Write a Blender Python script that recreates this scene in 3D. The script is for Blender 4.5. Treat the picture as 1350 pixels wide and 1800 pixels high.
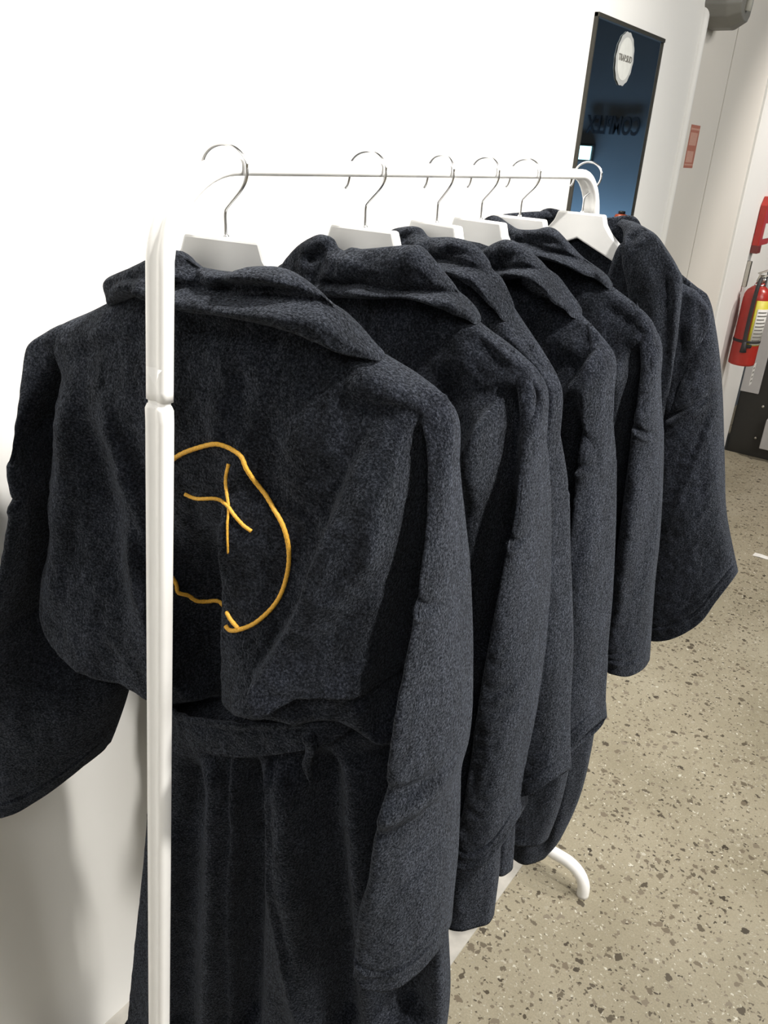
import bpy, bmesh, math, random
import numpy as np
from mathutils import Matrix, Vector

# ------------------------------------------------------------------ scene reset
for o in list(bpy.data.objects): bpy.data.objects.remove(o)
scene = bpy.context.scene
C = scene.collection

# ------------------------------------------------------------------ camera
F_PX = 1456.0
EYE = np.array([0.0, 0.0, 1.53])
def camera_axes():
    a = np.array([1780.0 - 675.0, 322.0 - 900.0])           # vanishing point of the rail
    dx = 450.0 - 675.0
    dy = (-F_PX * F_PX - a[0] * dx) / a[1]
    Y = np.array([a[0], -a[1], -F_PX]); Y /= np.linalg.norm(Y)
    D = np.array([dx, -dy, -F_PX]); D /= np.linalg.norm(D)
    Z = -D
    return np.array([np.cross(Y, Z), Y, Z])
ROT = camera_axes()                                          # camera -> world
cam_data = bpy.data.cameras.new('camera')
cam_data.sensor_fit = 'HORIZONTAL'; cam_data.sensor_width = 36.0
cam_data.lens = 36.0 * F_PX / 1350.0
cam_data.clip_start = 0.02
cam = bpy.data.objects.new('camera', cam_data); C.objects.link(cam)
m4 = Matrix.Identity(4)
for i in range(3):
    for j in range(3): m4[i][j] = ROT[i][j]
    m4[i][3] = EYE[i]
cam.matrix_world = m4
scene.camera = cam

# ------------------------------------------------------------------ world, light, exposure
w = bpy.data.worlds.new('room_air'); scene.world = w; w.use_nodes = True
w.node_tree.nodes['Background'].inputs[0].default_value = (0.9, 0.95, 1.0, 1)
w.node_tree.nodes['Background'].inputs[1].default_value = 0.05
scene.view_settings.view_transform = 'Standard'
scene.view_settings.look = 'None'
scene.view_settings.gamma = 1.0
scene.view_settings.use_curve_mapping = False
scene.view_settings.exposure = 0.0

def spot(loc, target, watts, angle, blend=0.6, size=0.05, color=(1, 0.96, 0.9)):
    l = bpy.data.lights.new('track_spot', 'SPOT')
    l.energy = watts; l.spot_size = math.radians(angle); l.spot_blend = blend
    l.shadow_soft_size = size; l.color = color
    o = bpy.data.objects.new('track_spot', l); C.objects.link(o)
    o.location = loc
    o.rotation_euler = (Vector(target) - Vector(loc)).to_track_quat('-Z', 'Y').to_euler()
    return o
def area(loc, target, watts, sx, sy, color=(1, 0.98, 0.95)):
    l = bpy.data.lights.new('fill_light', 'AREA')
    l.energy = watts; l.shape = 'RECTANGLE'; l.size = sx; l.size_y = sy; l.color = color
    o = bpy.data.objects.new('fill_light', l); C.objects.link(o)
    o.location = loc
    o.rotation_euler = (Vector(target) - Vector(loc)).to_track_quat('-Z', 'Y').to_euler()
    return o
# a lighting track runs along the ceiling, 1.5 m out from the wall
spot((0.75, 0.85, 3.1), (-0.93, 0.70, 1.80), 330, 95, 0.8, 0.06)
spot((1.0, 2.0, 3.1), (-0.6, 1.35, 1.2), 130, 80, 0.8, 0.06)
spot((1.0, 3.1, 3.1), (0.05, 2.55, 0.0), 260, 58, 1.0, 0.08)
spot((1.4, 3.2, 3.1), (-0.93, 3.3, 1.4), 42, 70, 0.9, 0.08)
spot((0.5, 4.6, 3.0), (-0.93, 4.72, 0.8), 190, 72, 0.7, 0.05, (1, 0.93, 0.86))
area((2.5, 1.5, 3.1), (-0.3, 1.2, 0.9), 145, 1.2, 2.6)  # unseen side fill, added to brighten the outer faces of the sleeves
area((0.5, -1.5, 3.1), (-0.6, 0.6, 1.2), 22, 1.6, 0.8)  # unseen frontal fill, added behind the camera to lift post and hangers

# ------------------------------------------------------------------ materials
def new_mat(name):
    m = bpy.data.materials.new(name); m.use_nodes = True
    nt = m.node_tree; b = nt.nodes['Principled BSDF']
    return m, nt, b
def add(nt, kind, **kw):
    n = nt.nodes.new(kind)
    for k, v in kw.items(): setattr(n, k, v)
    return n
def coords(nt, scale=(1, 1, 1), space='Object'):
    tc = add(nt, 'ShaderNodeTexCoord'); mp = add(nt, 'ShaderNodeMapping')
    mp.inputs['Scale'].default_value = scale
    nt.links.new(tc.outputs[space], mp.inputs['Vector'])
    return mp.outputs['Vector']
def noise(nt, vec, scale, detail=2.0, rough=0.5):
    n = add(nt, 'ShaderNodeTexNoise'); n.inputs['Scale'].default_value = scale
    n.inputs['Detail'].default_value = detail; n.inputs['Roughness'].default_value = rough
    nt.links.new(vec, n.inputs['Vector']); return n.outputs['Fac']
def ramp(nt, fac, stops):
    r = add(nt, 'ShaderNodeValToRGB'); e = r.color_ramp.elements
    while len(e) < len(stops): e.new(0.5)
    for k, (p, c) in enumerate(stops):
        e[k].position = p; e[k].color = (*c, 1) if len(c) == 3 else c
    nt.links.new(fac, r.inputs['Fac']); return r.outputs['Color']
def bump(nt, b, h, strength, dist):
    n = add(nt, 'ShaderNodeBump'); n.inputs['Strength'].default_value = strength
    n.inputs['Distance'].default_value = dist
    nt.links.new(h, n.inputs['Height']); nt.links.new(n.outputs['Normal'], b.inputs['Normal'])
def mixc(nt, fac, a, bcol, blend='MIX'):
    n = add(nt, 'ShaderNodeMix', data_type='RGBA', blend_type=blend)
    for sock, v in ((n.inputs[0], fac), (n.inputs[6], a), (n.inputs[7], bcol)):
        if isinstance(v, (int, float)): sock.default_value = v
        elif isinstance(v, tuple): sock.default_value = (*v, 1)
        else: nt.links.new(v, sock)
    return n.outputs[2]
def plain(name, col, rough=0.5, metal=0.0, grain=0.04, gscale=60.0, spec=0.5):
    m, nt, b = new_mat(name)
    v = coords(nt)
    f = noise(nt, v, gscale, 3)
    lo = tuple(max(0, c * (1 - grain)) for c in col); hi = tuple(min(1, c * (1 + grain)) for c in col)
    nt.links.new(ramp(nt, f, [(0.3, lo), (0.7, hi)]), b.inputs['Base Color'])
    b.inputs['Roughness'].default_value = rough; b.inputs['Metallic'].default_value = metal
    b.inputs['Specular IOR Level'].default_value = spec
    return m

def plush_material():
    m, nt, b = new_mat('navy_plush')
    v = coords(nt)
    pile = noise(nt, v, 430, 3, 0.75)
    nap = noise(nt, coords(nt, (1, 1, 0.4)), 46, 5, 0.7)
    patch = noise(nt, coords(nt, (1, 1, 0.6)), 11, 4, 0.6)
    c1 = ramp(nt, pile, [(0.30, (0.002, 0.0025, 0.004)), (0.5, (0.0075, 0.0092, 0.0128)), (0.70, (0.037, 0.041, 0.053))])
    c2 = ramp(nt, nap, [(0.32, (0.42, 0.42, 0.43)), (0.68, (1.5, 1.5, 1.5))])
    c3 = ramp(nt, patch, [(0.32, (0.6, 0.62, 0.62)), (0.68, (1.3, 1.28, 1.34))])
    col = mixc(nt, 1.0, mixc(nt, 1.0, c1, c2, 'MULTIPLY'), c3, 'MULTIPLY')
    nt.links.new(col, b.inputs['Base Color'])
    b.inputs['Roughness'].default_value = 0.95
    b.inputs['Specular IOR Level'].default_value = 0.08
    nt.links.new(ramp(nt, pile, [(0.34, (0.02,) * 3), (0.68, (0.36,) * 3)]), b.inputs['Sheen Weight'])
    b.inputs['Sheen Roughness'].default_value = 0.5
    b.inputs['Sheen Tint'].default_value = (0.60, 0.66, 0.78, 1)
    hsum = add(nt, 'ShaderNodeMath', operation='MULTIPLY_ADD')
    nt.links.new(nap, hsum.inputs[0]); hsum.inputs[1].default_value = 1.6; nt.links.new(pile, hsum.inputs[2])
    bump(nt, b, hsum.outputs[0], 0.9, 0.003)
    return m

def floor_material():
    m, nt, b = new_mat('polished_terrazzo_concrete')
    v = coords(nt)
    warp = add(nt, 'ShaderNodeTexNoise'); warp.inputs['Scale'].default_value = 75; warp.inputs['Detail'].default_value = 2
    nt.links.new(v, warp.inputs['Vector'])
    va = add(nt, 'ShaderNodeVectorMath', operation='SCALE'); va.inputs['Scale'].default_value = 0.022
    nt.links.new(warp.outputs['Color'], va.inputs[0])
    vs = add(nt, 'ShaderNodeVectorMath', operation='ADD'); nt.links.new(v, vs.inputs[0]); nt.links.new(va.outputs[0], vs.inputs[1])
    base = ramp(nt, noise(nt, v, 2.4, 6, 0.6), [(0.25, (0.25, 0.222, 0.155)), (0.55, (0.33, 0.295, 0.215)), (0.8, (0.40, 0.365, 0.28))])
    fine = ramp(nt, noise(nt, v, 260, 3, 0.7), [(0.25, (0.78, 0.78, 0.77)), (0.75, (1.15, 1.15, 1.15))])
    col = mixc(nt, 1.0, base, fine, 'MULTIPLY')
    def chips(scale, keep, size, stops, seed, colin, soft=0.05):
        mp = add(nt, 'ShaderNodeVectorMath', operation='ADD'); nt.links.new(vs.outputs[0], mp.inputs[0])
        mp.inputs[1].default_value = (seed, seed * 1.7, 0)
        vor = add(nt, 'ShaderNodeTexVoronoi', feature='F1'); vor.inputs['Scale'].default_value = scale
        vor.inputs['Randomness'].default_value = 1.0
        nt.links.new(mp.outputs[0], vor.inputs['Vector'])
        sep = add(nt, 'ShaderNodeSeparateColor'); nt.links.new(vor.outputs['Color'], sep.inputs[0])
        # each cell draws its own chip size, many cells draw none
        rad = add(nt, 'ShaderNodeMapRange'); nt.links.new(sep.outputs[0], rad.inputs[0])
        rad.inputs[1].default_value = keep; rad.inputs[2].default_value = 1.0
        rad.inputs[3].default_value = 0.0; rad.inputs[4].default_value = size
        df = add(nt, 'ShaderNodeMath', operation='SUBTRACT'); nt.links.new(rad.outputs[0], df.inputs[0]); nt.links.new(vor.outputs['Distance'], df.inputs[1])
        mk = add(nt, 'ShaderNodeMapRange'); nt.links.new(df.outputs[0], mk.inputs[0])
        mk.inputs[1].default_value = 0.0; mk.inputs[2].default_value = soft
        cc = ramp(nt, sep.outputs[1], stops)
        return mixc(nt, mk.outputs[0], colin, cc)
    dark = [(0.0, (0.05, 0.04, 0.028)), (0.35, (0.12, 0.10, 0.07)), (0.7, (0.17, 0.14, 0.10)), (1.0, (0.23, 0.20, 0.15))]
    lite = [(0.0, (0.30, 0.27, 0.205)), (0.7, (0.42, 0.39, 0.31)), (1.0, (0.62, 0.60, 0.51))]
    col = chips(150, 0.25, 0.42, lite, 3.1, col)
    col = chips(105, 0.30, 0.50, dark, 7.7, col)
    col = chips(50, 0.45, 0.50, dark, 1.3, col)
    col = chips(90, 0.80, 0.42, lite, 5.3, col)
    nt.links.new(col, b.inputs['Base Color'])
    nt.links.new(ramp(nt, noise(nt, v, 5, 4), [(0.3, (0.30,) * 3), (0.7, (0.46,) * 3)]), b.inputs['Roughness'])
    b.inputs['Specular IOR Level'].default_value = 0.45
    bump(nt, b, noise(nt, v, 180, 2), 0.06, 0.002)
    return m

def wall_material(name, col):
    m, nt, b = new_mat(name)
    v = coords(nt)
    nt.links.new(ramp(nt, noise(nt, v, 3, 4), [(0.3, tuple(c * 0.97 for c in col)), (0.7, col)]), b.inputs['Base Color'])
    b.inputs['Roughness'].default_value = 0.55
    b.inputs['Specular IOR Level'].default_value = 0.3
    bump(nt, b, noise(nt, v, 220, 3), 0.05, 0.001)
    return m

M = {}
M['plush'] = plush_material()
M['floor'] = floor_material()
M['wall'] = wall_material('white_wall_paint', (0.80, 0.795, 0.77))
M['wall_far'] = wall_material('greige_wall_paint', (0.72, 0.69, 0.635))
M['ceil'] = wall_material('dark_ceiling_paint', (0.05, 0.05, 0.05))
M['wall_dark'] = wall_material('dark_blue_wall_paint', (0.12, 0.13, 0.14))
M['strip'] = plain('pale_floor_paint', (0.46, 0.44, 0.40), 0.6, 0, 0.12, 30)
M['rack'] = plain('white_powder_coat', (0.90, 0.895, 0.875), 0.32, 0, 0.015, 40)
M['hanger'] = plain('white_lacquer', (0.84, 0.84, 0.83), 0.35, 0, 0.01, 30)
M['chrome'] = plain('chrome', (0.88, 0.88, 0.89), 0.2, 1.0, 0.03, 80)
M['steel'] = plain('satin_steel', (0.55, 0.53, 0.48), 0.35, 1.0, 0.05, 80)
M['gold'] = plain('gold_embroidery_thread', (0.78, 0.42, 0.05), 0.6, 0, 0.25, 900)
M['black'] = plain('black_metal', (0.018, 0.017, 0.015), 0.45, 0, 0.1, 40)
M['grey_panel'] = plain('grey_panel', (0.45, 0.44, 0.44), 0.5, 0, 0.04, 20)
M['grey_plastic'] = plain('grey_plastic', (0.18, 0.177, 0.16), 0.5, 0, 0.05, 20)
M['red'] = plain('red_enamel', (0.42, 0.03, 0.022), 0.3, 0, 0.06, 30)
M['red_dark'] = plain('dark_red_plastic', (0.16, 0.03, 0.028), 0.45, 0, 0.06, 30)
M['rubber'] = plain('black_rubber', (0.03, 0.028, 0.03), 0.6, 0, 0.25, 300)
M['paper'] = plain('white_paper', (0.72, 0.71, 0.68), 0.7, 0, 0.04, 80)
M['yellow'] = plain('yellow_print', (0.66, 0.58, 0.05), 0.5, 0, 0.04, 80)
M['ink'] = plain('grey_ink', (0.16, 0.155, 0.14), 0.7, 0, 0.1, 80)
M['orange_red'] = plain('faded_red_print', (0.42, 0.16, 0.11), 0.6, 0, 0.1, 200)
M['salmon'] = plain('salmon_print', (0.55, 0.31, 0.24), 0.6, 0, 0.08, 200)
M['mirror_frame'] = plain('dark_bronze_frame', (0.05, 0.047, 0.038), 0.4, 0.3, 0.1, 80)

# ------------------------------------------------------------------ object helpers
def link_mesh(name, verts, faces, mat, parent=None, smooth=True):
    me = bpy.data.meshes.new(name)
    me.from_pydata([tuple(map(float, v)) for v in verts], [], faces)
    me.update()
    if smooth: me.polygons.foreach_set('use_smooth', [True] * len(me.polygons))
    me.materials.append(mat)
    o = bpy.data.objects.new(name, me); C.objects.link(o)
    if parent is not None: o.parent = parent
    return o
def from_bm(name, bm, mat, parent=None, smooth=False):
    me = bpy.data.meshes.new(name); bm.normal_update(); bm.to_mesh(me); bm.free()
    if smooth: me.polygons.foreach_set('use_smooth', [True] * len(me.polygons))
    me.materials.append(mat)
    o = bpy.data.objects.new(name, me); C.objects.link(o)
    if parent is not None: o.parent = parent
    return o
def thing(name, label, cat, loc=(0, 0, 0), rotz=0.0, group=None):
    o = bpy.data.objects.new(name, None); C.objects.link(o)
    o.empty_display_size = 0.05
    o.location = loc; o.rotation_euler = (0, 0, rotz)
    o['label'] = label; o['category'] = cat
    if group: o['group'] = group
    return o
def tag(o, label, cat, group=None):
    o['label'] = label; o['category'] = cat
    if group: o['group'] = group
    return o
def structure(o):
    o['kind'] = 'structure'; return o
def box_bm(x0, x1, y0, y1, z0, z1, bevel=0.0, seg=2):
    bm = bmesh.new()
    bmesh.ops.create_cube(bm, size=1.0)
    for v in bm.verts:
        v.co = Vector(((x0 + x1) / 2 + v.co.x * (x1 - x0), (y0 + y1) / 2 + v.co.y * (y1 - y0), (z0 + z1) / 2 + v.co.z * (z1 - z0)))
    if bevel > 0: bmesh.ops.bevel(bm, geom=list(bm.edges), offset=bevel, segments=seg, affect='EDGES', profile=0.5)
    return bm
def box(name, x0, x1, y0, y1, z0, z1, mat, parent=None, bevel=0.0, seg=2):
    return from_bm(name, box_bm(x0, x1, y0, y1, z0, z1, bevel, seg), mat, parent)
def smooth_path(pts, n):
    """Catmull-Rom through the points, resampled evenly."""
    P = np.array(pts, float)
    if len(P) == 2:
        t = np.linspace(0, 1, n)[:, None]; return P[0] * (1 - t) + P[1] * t
    Q = np.vstack([2 * P[0] - P[1], P, 2 * P[-1] - P[-2]])
    out = []
    for i in range(1, len(Q) - 2):
        p0, p1, p2, p3 = Q[i - 1], Q[i], Q[i + 1], Q[i + 2]
        for t in np.linspace(0, 1, 14, endpoint=False):
            out.append(0.5 * ((2 * p1) + (p2 - p0) * t + (2 * p0 - 5 * p1 + 4 * p2 - p3) * t * t + (3 * p1 - p0 - 3 * p2 + p3) * t ** 3))
    out.append(Q[-2]); out = np.array(out)
    L = np.concatenate([[0], np.cumsum(np.linalg.norm(np.diff(out, axis=0), axis=1))])
    s = np.linspace(0, L[-1], n)
    return np.stack([np.interp(s, L, out[:, k]) for k in range(P.shape[1])], axis=1)
def sweep(name, path, profile, mat, parent=None, up=(1, 0, 0), scales=None, smooth=True, caps=True):
    """Sweep a closed 2-D profile along a 3-D path; profile x runs along `up`."""
    path = np.array(path, float); n = len(path); k = len(profile)
    T = np.gradient(path, axis=0); T /= np.linalg.norm(T, axis=1)[:, None]
    verts = []; ref = np.array(up, float)
    for i in range(n):
        a = ref - T[i] * np.dot(ref, T[i]); a /= np.linalg.norm(a)
        b = np.cross(T[i], a)
        sc = 1.0 if scales is None else scales[i]
        for (px, py) in profile: verts.append(path[i] + (a * px + b * py) * sc)
        if up is None or True: ref = a if abs(np.dot(ref, T[i])) > 0.3 else ref
    faces = [(i * k + j, i * k + (j + 1) % k, (i + 1) * k + (j + 1) % k, (i + 1) * k + j) for i in range(n - 1) for j in range(k)]
    if caps:
        faces.append(tuple(range(k - 1, -1, -1))); faces.append(tuple((n - 1) * k + j for j in range(k)))
    return link_mesh(name, verts, faces, mat, parent, smooth)
def circle(r, k=10): return [(r * math.cos(2 * math.pi * j / k), r * math.sin(2 * math.pi * j / k)) for j in range(k)]
def tube(name, path, r, mat, parent=None, k=10, up=(1, 0, 0), **kw):
    return sweep(name, path, circle(r, k), mat, parent, up, **kw)
def lathe(name, prof, mat, parent=None, k=32, center=(0, 0, 0)):
    verts = []; n = len(prof)
    for (r, z) in prof:
        for j in range(k):
            a = 2 * math.pi * j / k
            verts.append((center[0] + r * math.cos(a), center[1] + r * math.sin(a), center[2] + z))
    faces = [(i * k + j, i * k + (j + 1) % k, (i + 1) * k + (j + 1) % k, (i + 1) * k + j) for i in range(n - 1) for j in range(k)]
    faces.append(tuple(range(k - 1, -1, -1))); faces.append(tuple((n - 1) * k + j for j in range(k)))
    return link_mesh(name, verts, faces, mat, parent)
def prism(name, outline, depth, mat, parent=None, bevel=0.0, axis='y'):
    """Extrude a 2-D outline (a, z) symmetrically along y (or x)."""
    bm = bmesh.new()
    def pt(a, z, d): return (a, d, z) if axis == 'y' else (d, a, z)
    f = bm.faces.new([bm.verts.new(pt(a, z, -depth / 2)) for a, z in outline])
    r = bmesh.ops.extrude_face_region(bm, geom=[f])
    for v in [g for g in r['geom'] if isinstance(g, bmesh.types.BMVert)]:
        if axis == 'y': v.co.y += depth
        else: v.co.x += depth
    bmesh.ops.recalc_face_normals(bm, faces=bm.faces)
    if bevel > 0: bmesh.ops.bevel(bm, geom=list(bm.edges), offset=bevel, segments=2, affect='EDGES', profile=0.5)
    return from_bm(name, bm, mat, parent)
def letters(name, body, size, mat, matrix, parent=None, extrude=0.0006):
    cu = bpy.data.curves.new(name, 'FONT'); cu.body = body; cu.size = size; cu.extrude = extrude
    cu.align_x = 'CENTER'; cu.align_y = 'CENTER'; cu.offset = size * 0.02
    t = bpy.data.objects.new(name, cu); C.objects.link(t)
    bpy.context.view_layer.update()
    dg = bpy.context.evaluated_depsgraph_get()
    me = bpy.data.meshes.new_from_object(t.evaluated_get(dg))
    bpy.data.objects.remove(t); bpy.data.curves.remove(cu)
    me.transform(matrix); me.materials.clear(); me.materials.append(mat); me.name = name
    o = bpy.data.objects.new(name, me); C.objects.link(o)
    if parent is not None: o.parent = parent
    return o
def ray(px, py):
    return ROT @ np.array([px - 675.0, 900.0 - py, -F_PX])
def at_y(px, py, y):
    d = ray(px, py); return EYE + d * (y / d[1])
def at_x(px, py, x):
    d = ray(px, py); return EYE + d * (x / d[0])

# ------------------------------------------------------------------ the room
WX = -0.93                                   # left wall plane
structure(box('floor', WX - 0.2, 5.0, -3.0, 9.0, -0.10, 0.0, M['floor']))
structure(box('ceiling', WX - 0.2, 5.0, -3.0, 9.0, 3.45, 3.55, M['ceil']))

structure(box('wall_left', WX - 0.12, WX, -3.0, 3.03, 0.0, 3.45, M['wall']))
structure(box('wall_left_panel', WX - 0.13, WX - 0.012, 3.03, 3.446, 0.0, 3.45, M['wall_far'])).name = 'wall_recess'
structure(box('wall_panel', WX - 0.13, WX - 0.012, 3.456, 4.03, 0.0, 3.45, M['wall_far']))
structure(box('wall_pier', WX - 0.13, WX, 4.03, 4.93, 0.0, 3.45, M['wall'], bevel=0.012))
structure(tube('trim_1', [(WX - 0.004, 3.005, 0), (WX - 0.004, 3.005, 1.7), (WX - 0.004, 3.005, 3.45)], 0.018, M['wall'], k=16))
structure(box('wall_right', 5.0, 5.1, -3.0, 9.0, 0.0, 3.45, M['wall_far']))
structure(box('wall_back', WX - 0.2, 5.1, -3.1, -3.0, 0.0, 3.45, M['wall_far']))
structure(box('wall_far', WX - 0.2, 5.1, 9.0, 9.1, 0.0, 3.45, M['wall_dark']))
structure(box('trim_2', WX, -0.482, -1.0, 1.62, 0.0, 0.003, M['strip']))     # pale painted strip along the wall

# ------------------------------------------------------------------ clothes rack
RX = -0.564; RZ = 1.508
def dogbone(wid, thk, groove, n=40):
    """Two lobes joined by a shallow groove: the rolled steel profile of the rack."""
    pts = []
    for j in range(n):
        a = 2 * math.pi * j / n
        c, sn = math.cos(a), math.sin(a)
        x = wid / 2 * math.copysign(abs(c) ** 0.6, c)
        g = groove * math.exp(-(x / (wid * 0.16)) ** 2)
        y = (thk / 2 - g) * math.copysign(abs(sn) ** 0.6, sn)
        pts.append((x, y))
    return pts
rack = thing('clothes_rack', 'white metal clothes rack with rounded corners and arched feet, holding the robes', 'clothes rack', (RX, 0.9, 0))
def rack_part(name, path, prof, **kw):
    return sweep(name, [np.array(p) - np.array([RX, 0.9, 0]) for p in path], prof, M['rack'], rack, **kw)
PROF = dogbone(0.0265, 0.0155, 0.003)
YN, YF = 0.482, 1.416                       # posts where they meet the bends
lean = 0.062                                # the posts splay outward, m per m
zj = 1.306                                  # joint between bent rail and post
r = 0.085
path = []
zc = RZ - 0.008 - r
path += [(RX, YN - lean * (zc - z), z) for z in np.linspace(zj, zc - 0.008, 12)]
for k in range(13):
    a = math.pi - math.pi / 2 * k / 12
    path.append((RX, YN + r + r * math.cos(a), RZ - 0.008 - r + r * math.sin(a)))
for t in np.linspace(0.04, 0.96, 10): path.append((RX, YN + r + t * (YF - YN - 2 * r), RZ - 0.008))
for k in range(13):
    a = math.pi / 2 - math.pi / 2 * k / 12
    path.append((RX, YF - r + r * math.cos(a), RZ - 0.008 - r + r * math.sin(a)))
path += [(RX, YF + 0.005 * (zc - z), z) for z in np.linspace(zc - 0.008, zj, 12)]
rack_part('top_rail', path, PROF)
PROF2 = dogbone(0.0275, 0.017, 0.003)
for sgn, y0, lean in ((-1, YN, 0.062), (1, YF, 0.005)):
    yj = y0 + sgn * lean * (RZ - r - zj); yb = y0 + sgn * lean * (RZ - r - 0.08)
    rack_part('post', [(RX, yj + sgn * lean * 0.004, zj - 0.004), (RX, yj + sgn * lean * 0.008, zj - 0.008)] + [(RX, yj + (yb - yj) * t, zj - 0.008 + (0.075 - zj + 0.008) * t) for t in np.linspace(0.01, 1, 16)], PROF2,
              scales=[0.86] + [1] * 17)
    rack_part('joint_pin', [(RX, yj, zj + 0.03), (RX, yj, zj), (RX, yj, zj - 0.05)], dogbone(0.024, 0.011, 0.002))
    fp = [(RX - 0.228, yb, 0.0035), (RX - 0.228, yb, 0.008)]
    fr = 0.060
    for k in range(9):
        a = math.pi - math.pi / 2 * k / 8
        fp.append((RX - 0.228 + fr + fr * math.cos(a), yb, 0.014 + fr * math.sin(a)))
    fp += [(RX + q, yb, 0.014 + fr + 0.003) for q in (-0.10, 0, 0.10)]
    for k in range(9):
        a = math.pi / 2 - math.pi / 2 * k / 8
        fp.append((RX + 0.228 - fr + fr * math.cos(a), yb, 0.014 + fr * math.sin(a)))
    fp += [(RX + 0.228, yb, 0.007), (RX + 0.228, yb, 0.0005)]
    rack_part('foot', fp, circle(0.0138, 16), up=(0, 1, 0))

# ------------------------------------------------------------------ robe frames
# hanger position along the rail, yaw, and the label of the robe / hanger
ROBES = [
    dict(y=0.565, yaw=12.0), dict(y=0.778, yaw=5.0), dict(y=0.928, yaw=-15.0),
    dict(y=1.040, yaw=-9.0), dict(y=1.158, yaw=4.0), dict(y=1.388, yaw=2.0)]
HX = -0.570
class Frame:
    """u runs along the hanger (towards the room), v towards the viewer's end of the rail, z up."""
    def __init__(self, y, yaw):
        self.o = np.array([HX, y]); a = math.radians(yaw); self.yaw = a
        self.eu = np.array([math.cos(a), math.sin(a)]); self.ev = np.array([math.sin(a), -math.cos(a)])
    def uz(self, px, py, v=0.0):
        d = ray(px, py); p0 = EYE[:2] - self.o
        t = (v - p0 @ self.ev) / (d[:2] @ self.ev)
        p = p0 + d[:2] * t
        return np.array([p @ self.eu, EYE[2] + d[2] * t])
    def line(self, pts, v=0.0): return np.array([self.uz(x, y, v) for x, y in pts])
    def tan_view(self, u, v=0.0):
        p = self.o + self.eu * u + self.ev * v
        return (p @ self.eu) / (p @ self.ev) if abs(p @ self.ev) > 1e-6 else 0
FR = [Frame(q['y'], q['yaw']) for q in ROBES]

# ------------------------------------------------------------------ hangers
HANGER_LABELS = [
    'white wooden hanger with chrome hook, the nearest one beside the front post',
    'white wooden hanger with chrome hook, second from the front post',
    'white wooden hanger with chrome hook, third from the front post',
    'white wooden hanger with chrome hook, fourth from the front post, square block fully white',
    'white wooden hanger with chrome hook, last but one before the far end of the rail',
    'white wooden hanger at the far end of the rail, its notched underside in view']
def make_hanger(i):
    fr = FR[i]
    h = thing('clothes_hanger', HANGER_LABELS[i], 'hanger', (fr.o[0], fr.o[1], 0.0), fr.yaw, 'white hangers on the rail')
    # body: flat block that spreads into two arms with a bevelled tip
    right = [(0.040, 1.440), (0.045, 1.425), (0.056, 1.411), (0.071, 1.398), (0.086, 1.380), (0.115, 1.347), (0.150, 1.320), (0.155, 1.308), (0.142, 1.306), (0.110, 1.326), (0.086, 1.362)]
    out = right + [(0.0, 1.400)] + [(-u, z) for u, z in right[::-1]]
    prism('body', out, 0.016, M['hanger'], h, 0.0025)
    # hook: straight stem, kink to one side, loop over the rail
    hk = [(0, 0, 1.430), (0, 0, 1.448), (0.0, 0, 1.462), (0.004, 0, 1.468), (0.017, 0, 1.482), (0.0225, 0, 1.492), (0.0225, 0, 1.503)]
    cx, cz, rr = 0.000, 1.497, 0.0235
    for a in np.linspace(12, 196, 18): hk.append((cx + rr * math.cos(math.radians(a)), 0, cz + 0.0005 + rr * 0.86 * math.sin(math.radians(a))))
    hk.append((cx - rr - 0.001, 0, cz - 0.014)); hk.append((cx - rr - 0.004, 0, cz - 0.018))
    hk = np.array(hk); 
    hk[:, 0] += 0.0
    tube('hook', smooth_path(hk, 70), 0.0017, M['chrome'], h, k=8, up=(0, 1, 0))
    lathe('ferrule', [(0.003, 1.4385), (0.0036, 1.4405), (0.003, 1.4425)], M['chrome'], h, 12)
    return h
for i in range(6): make_hanger(i)

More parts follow.
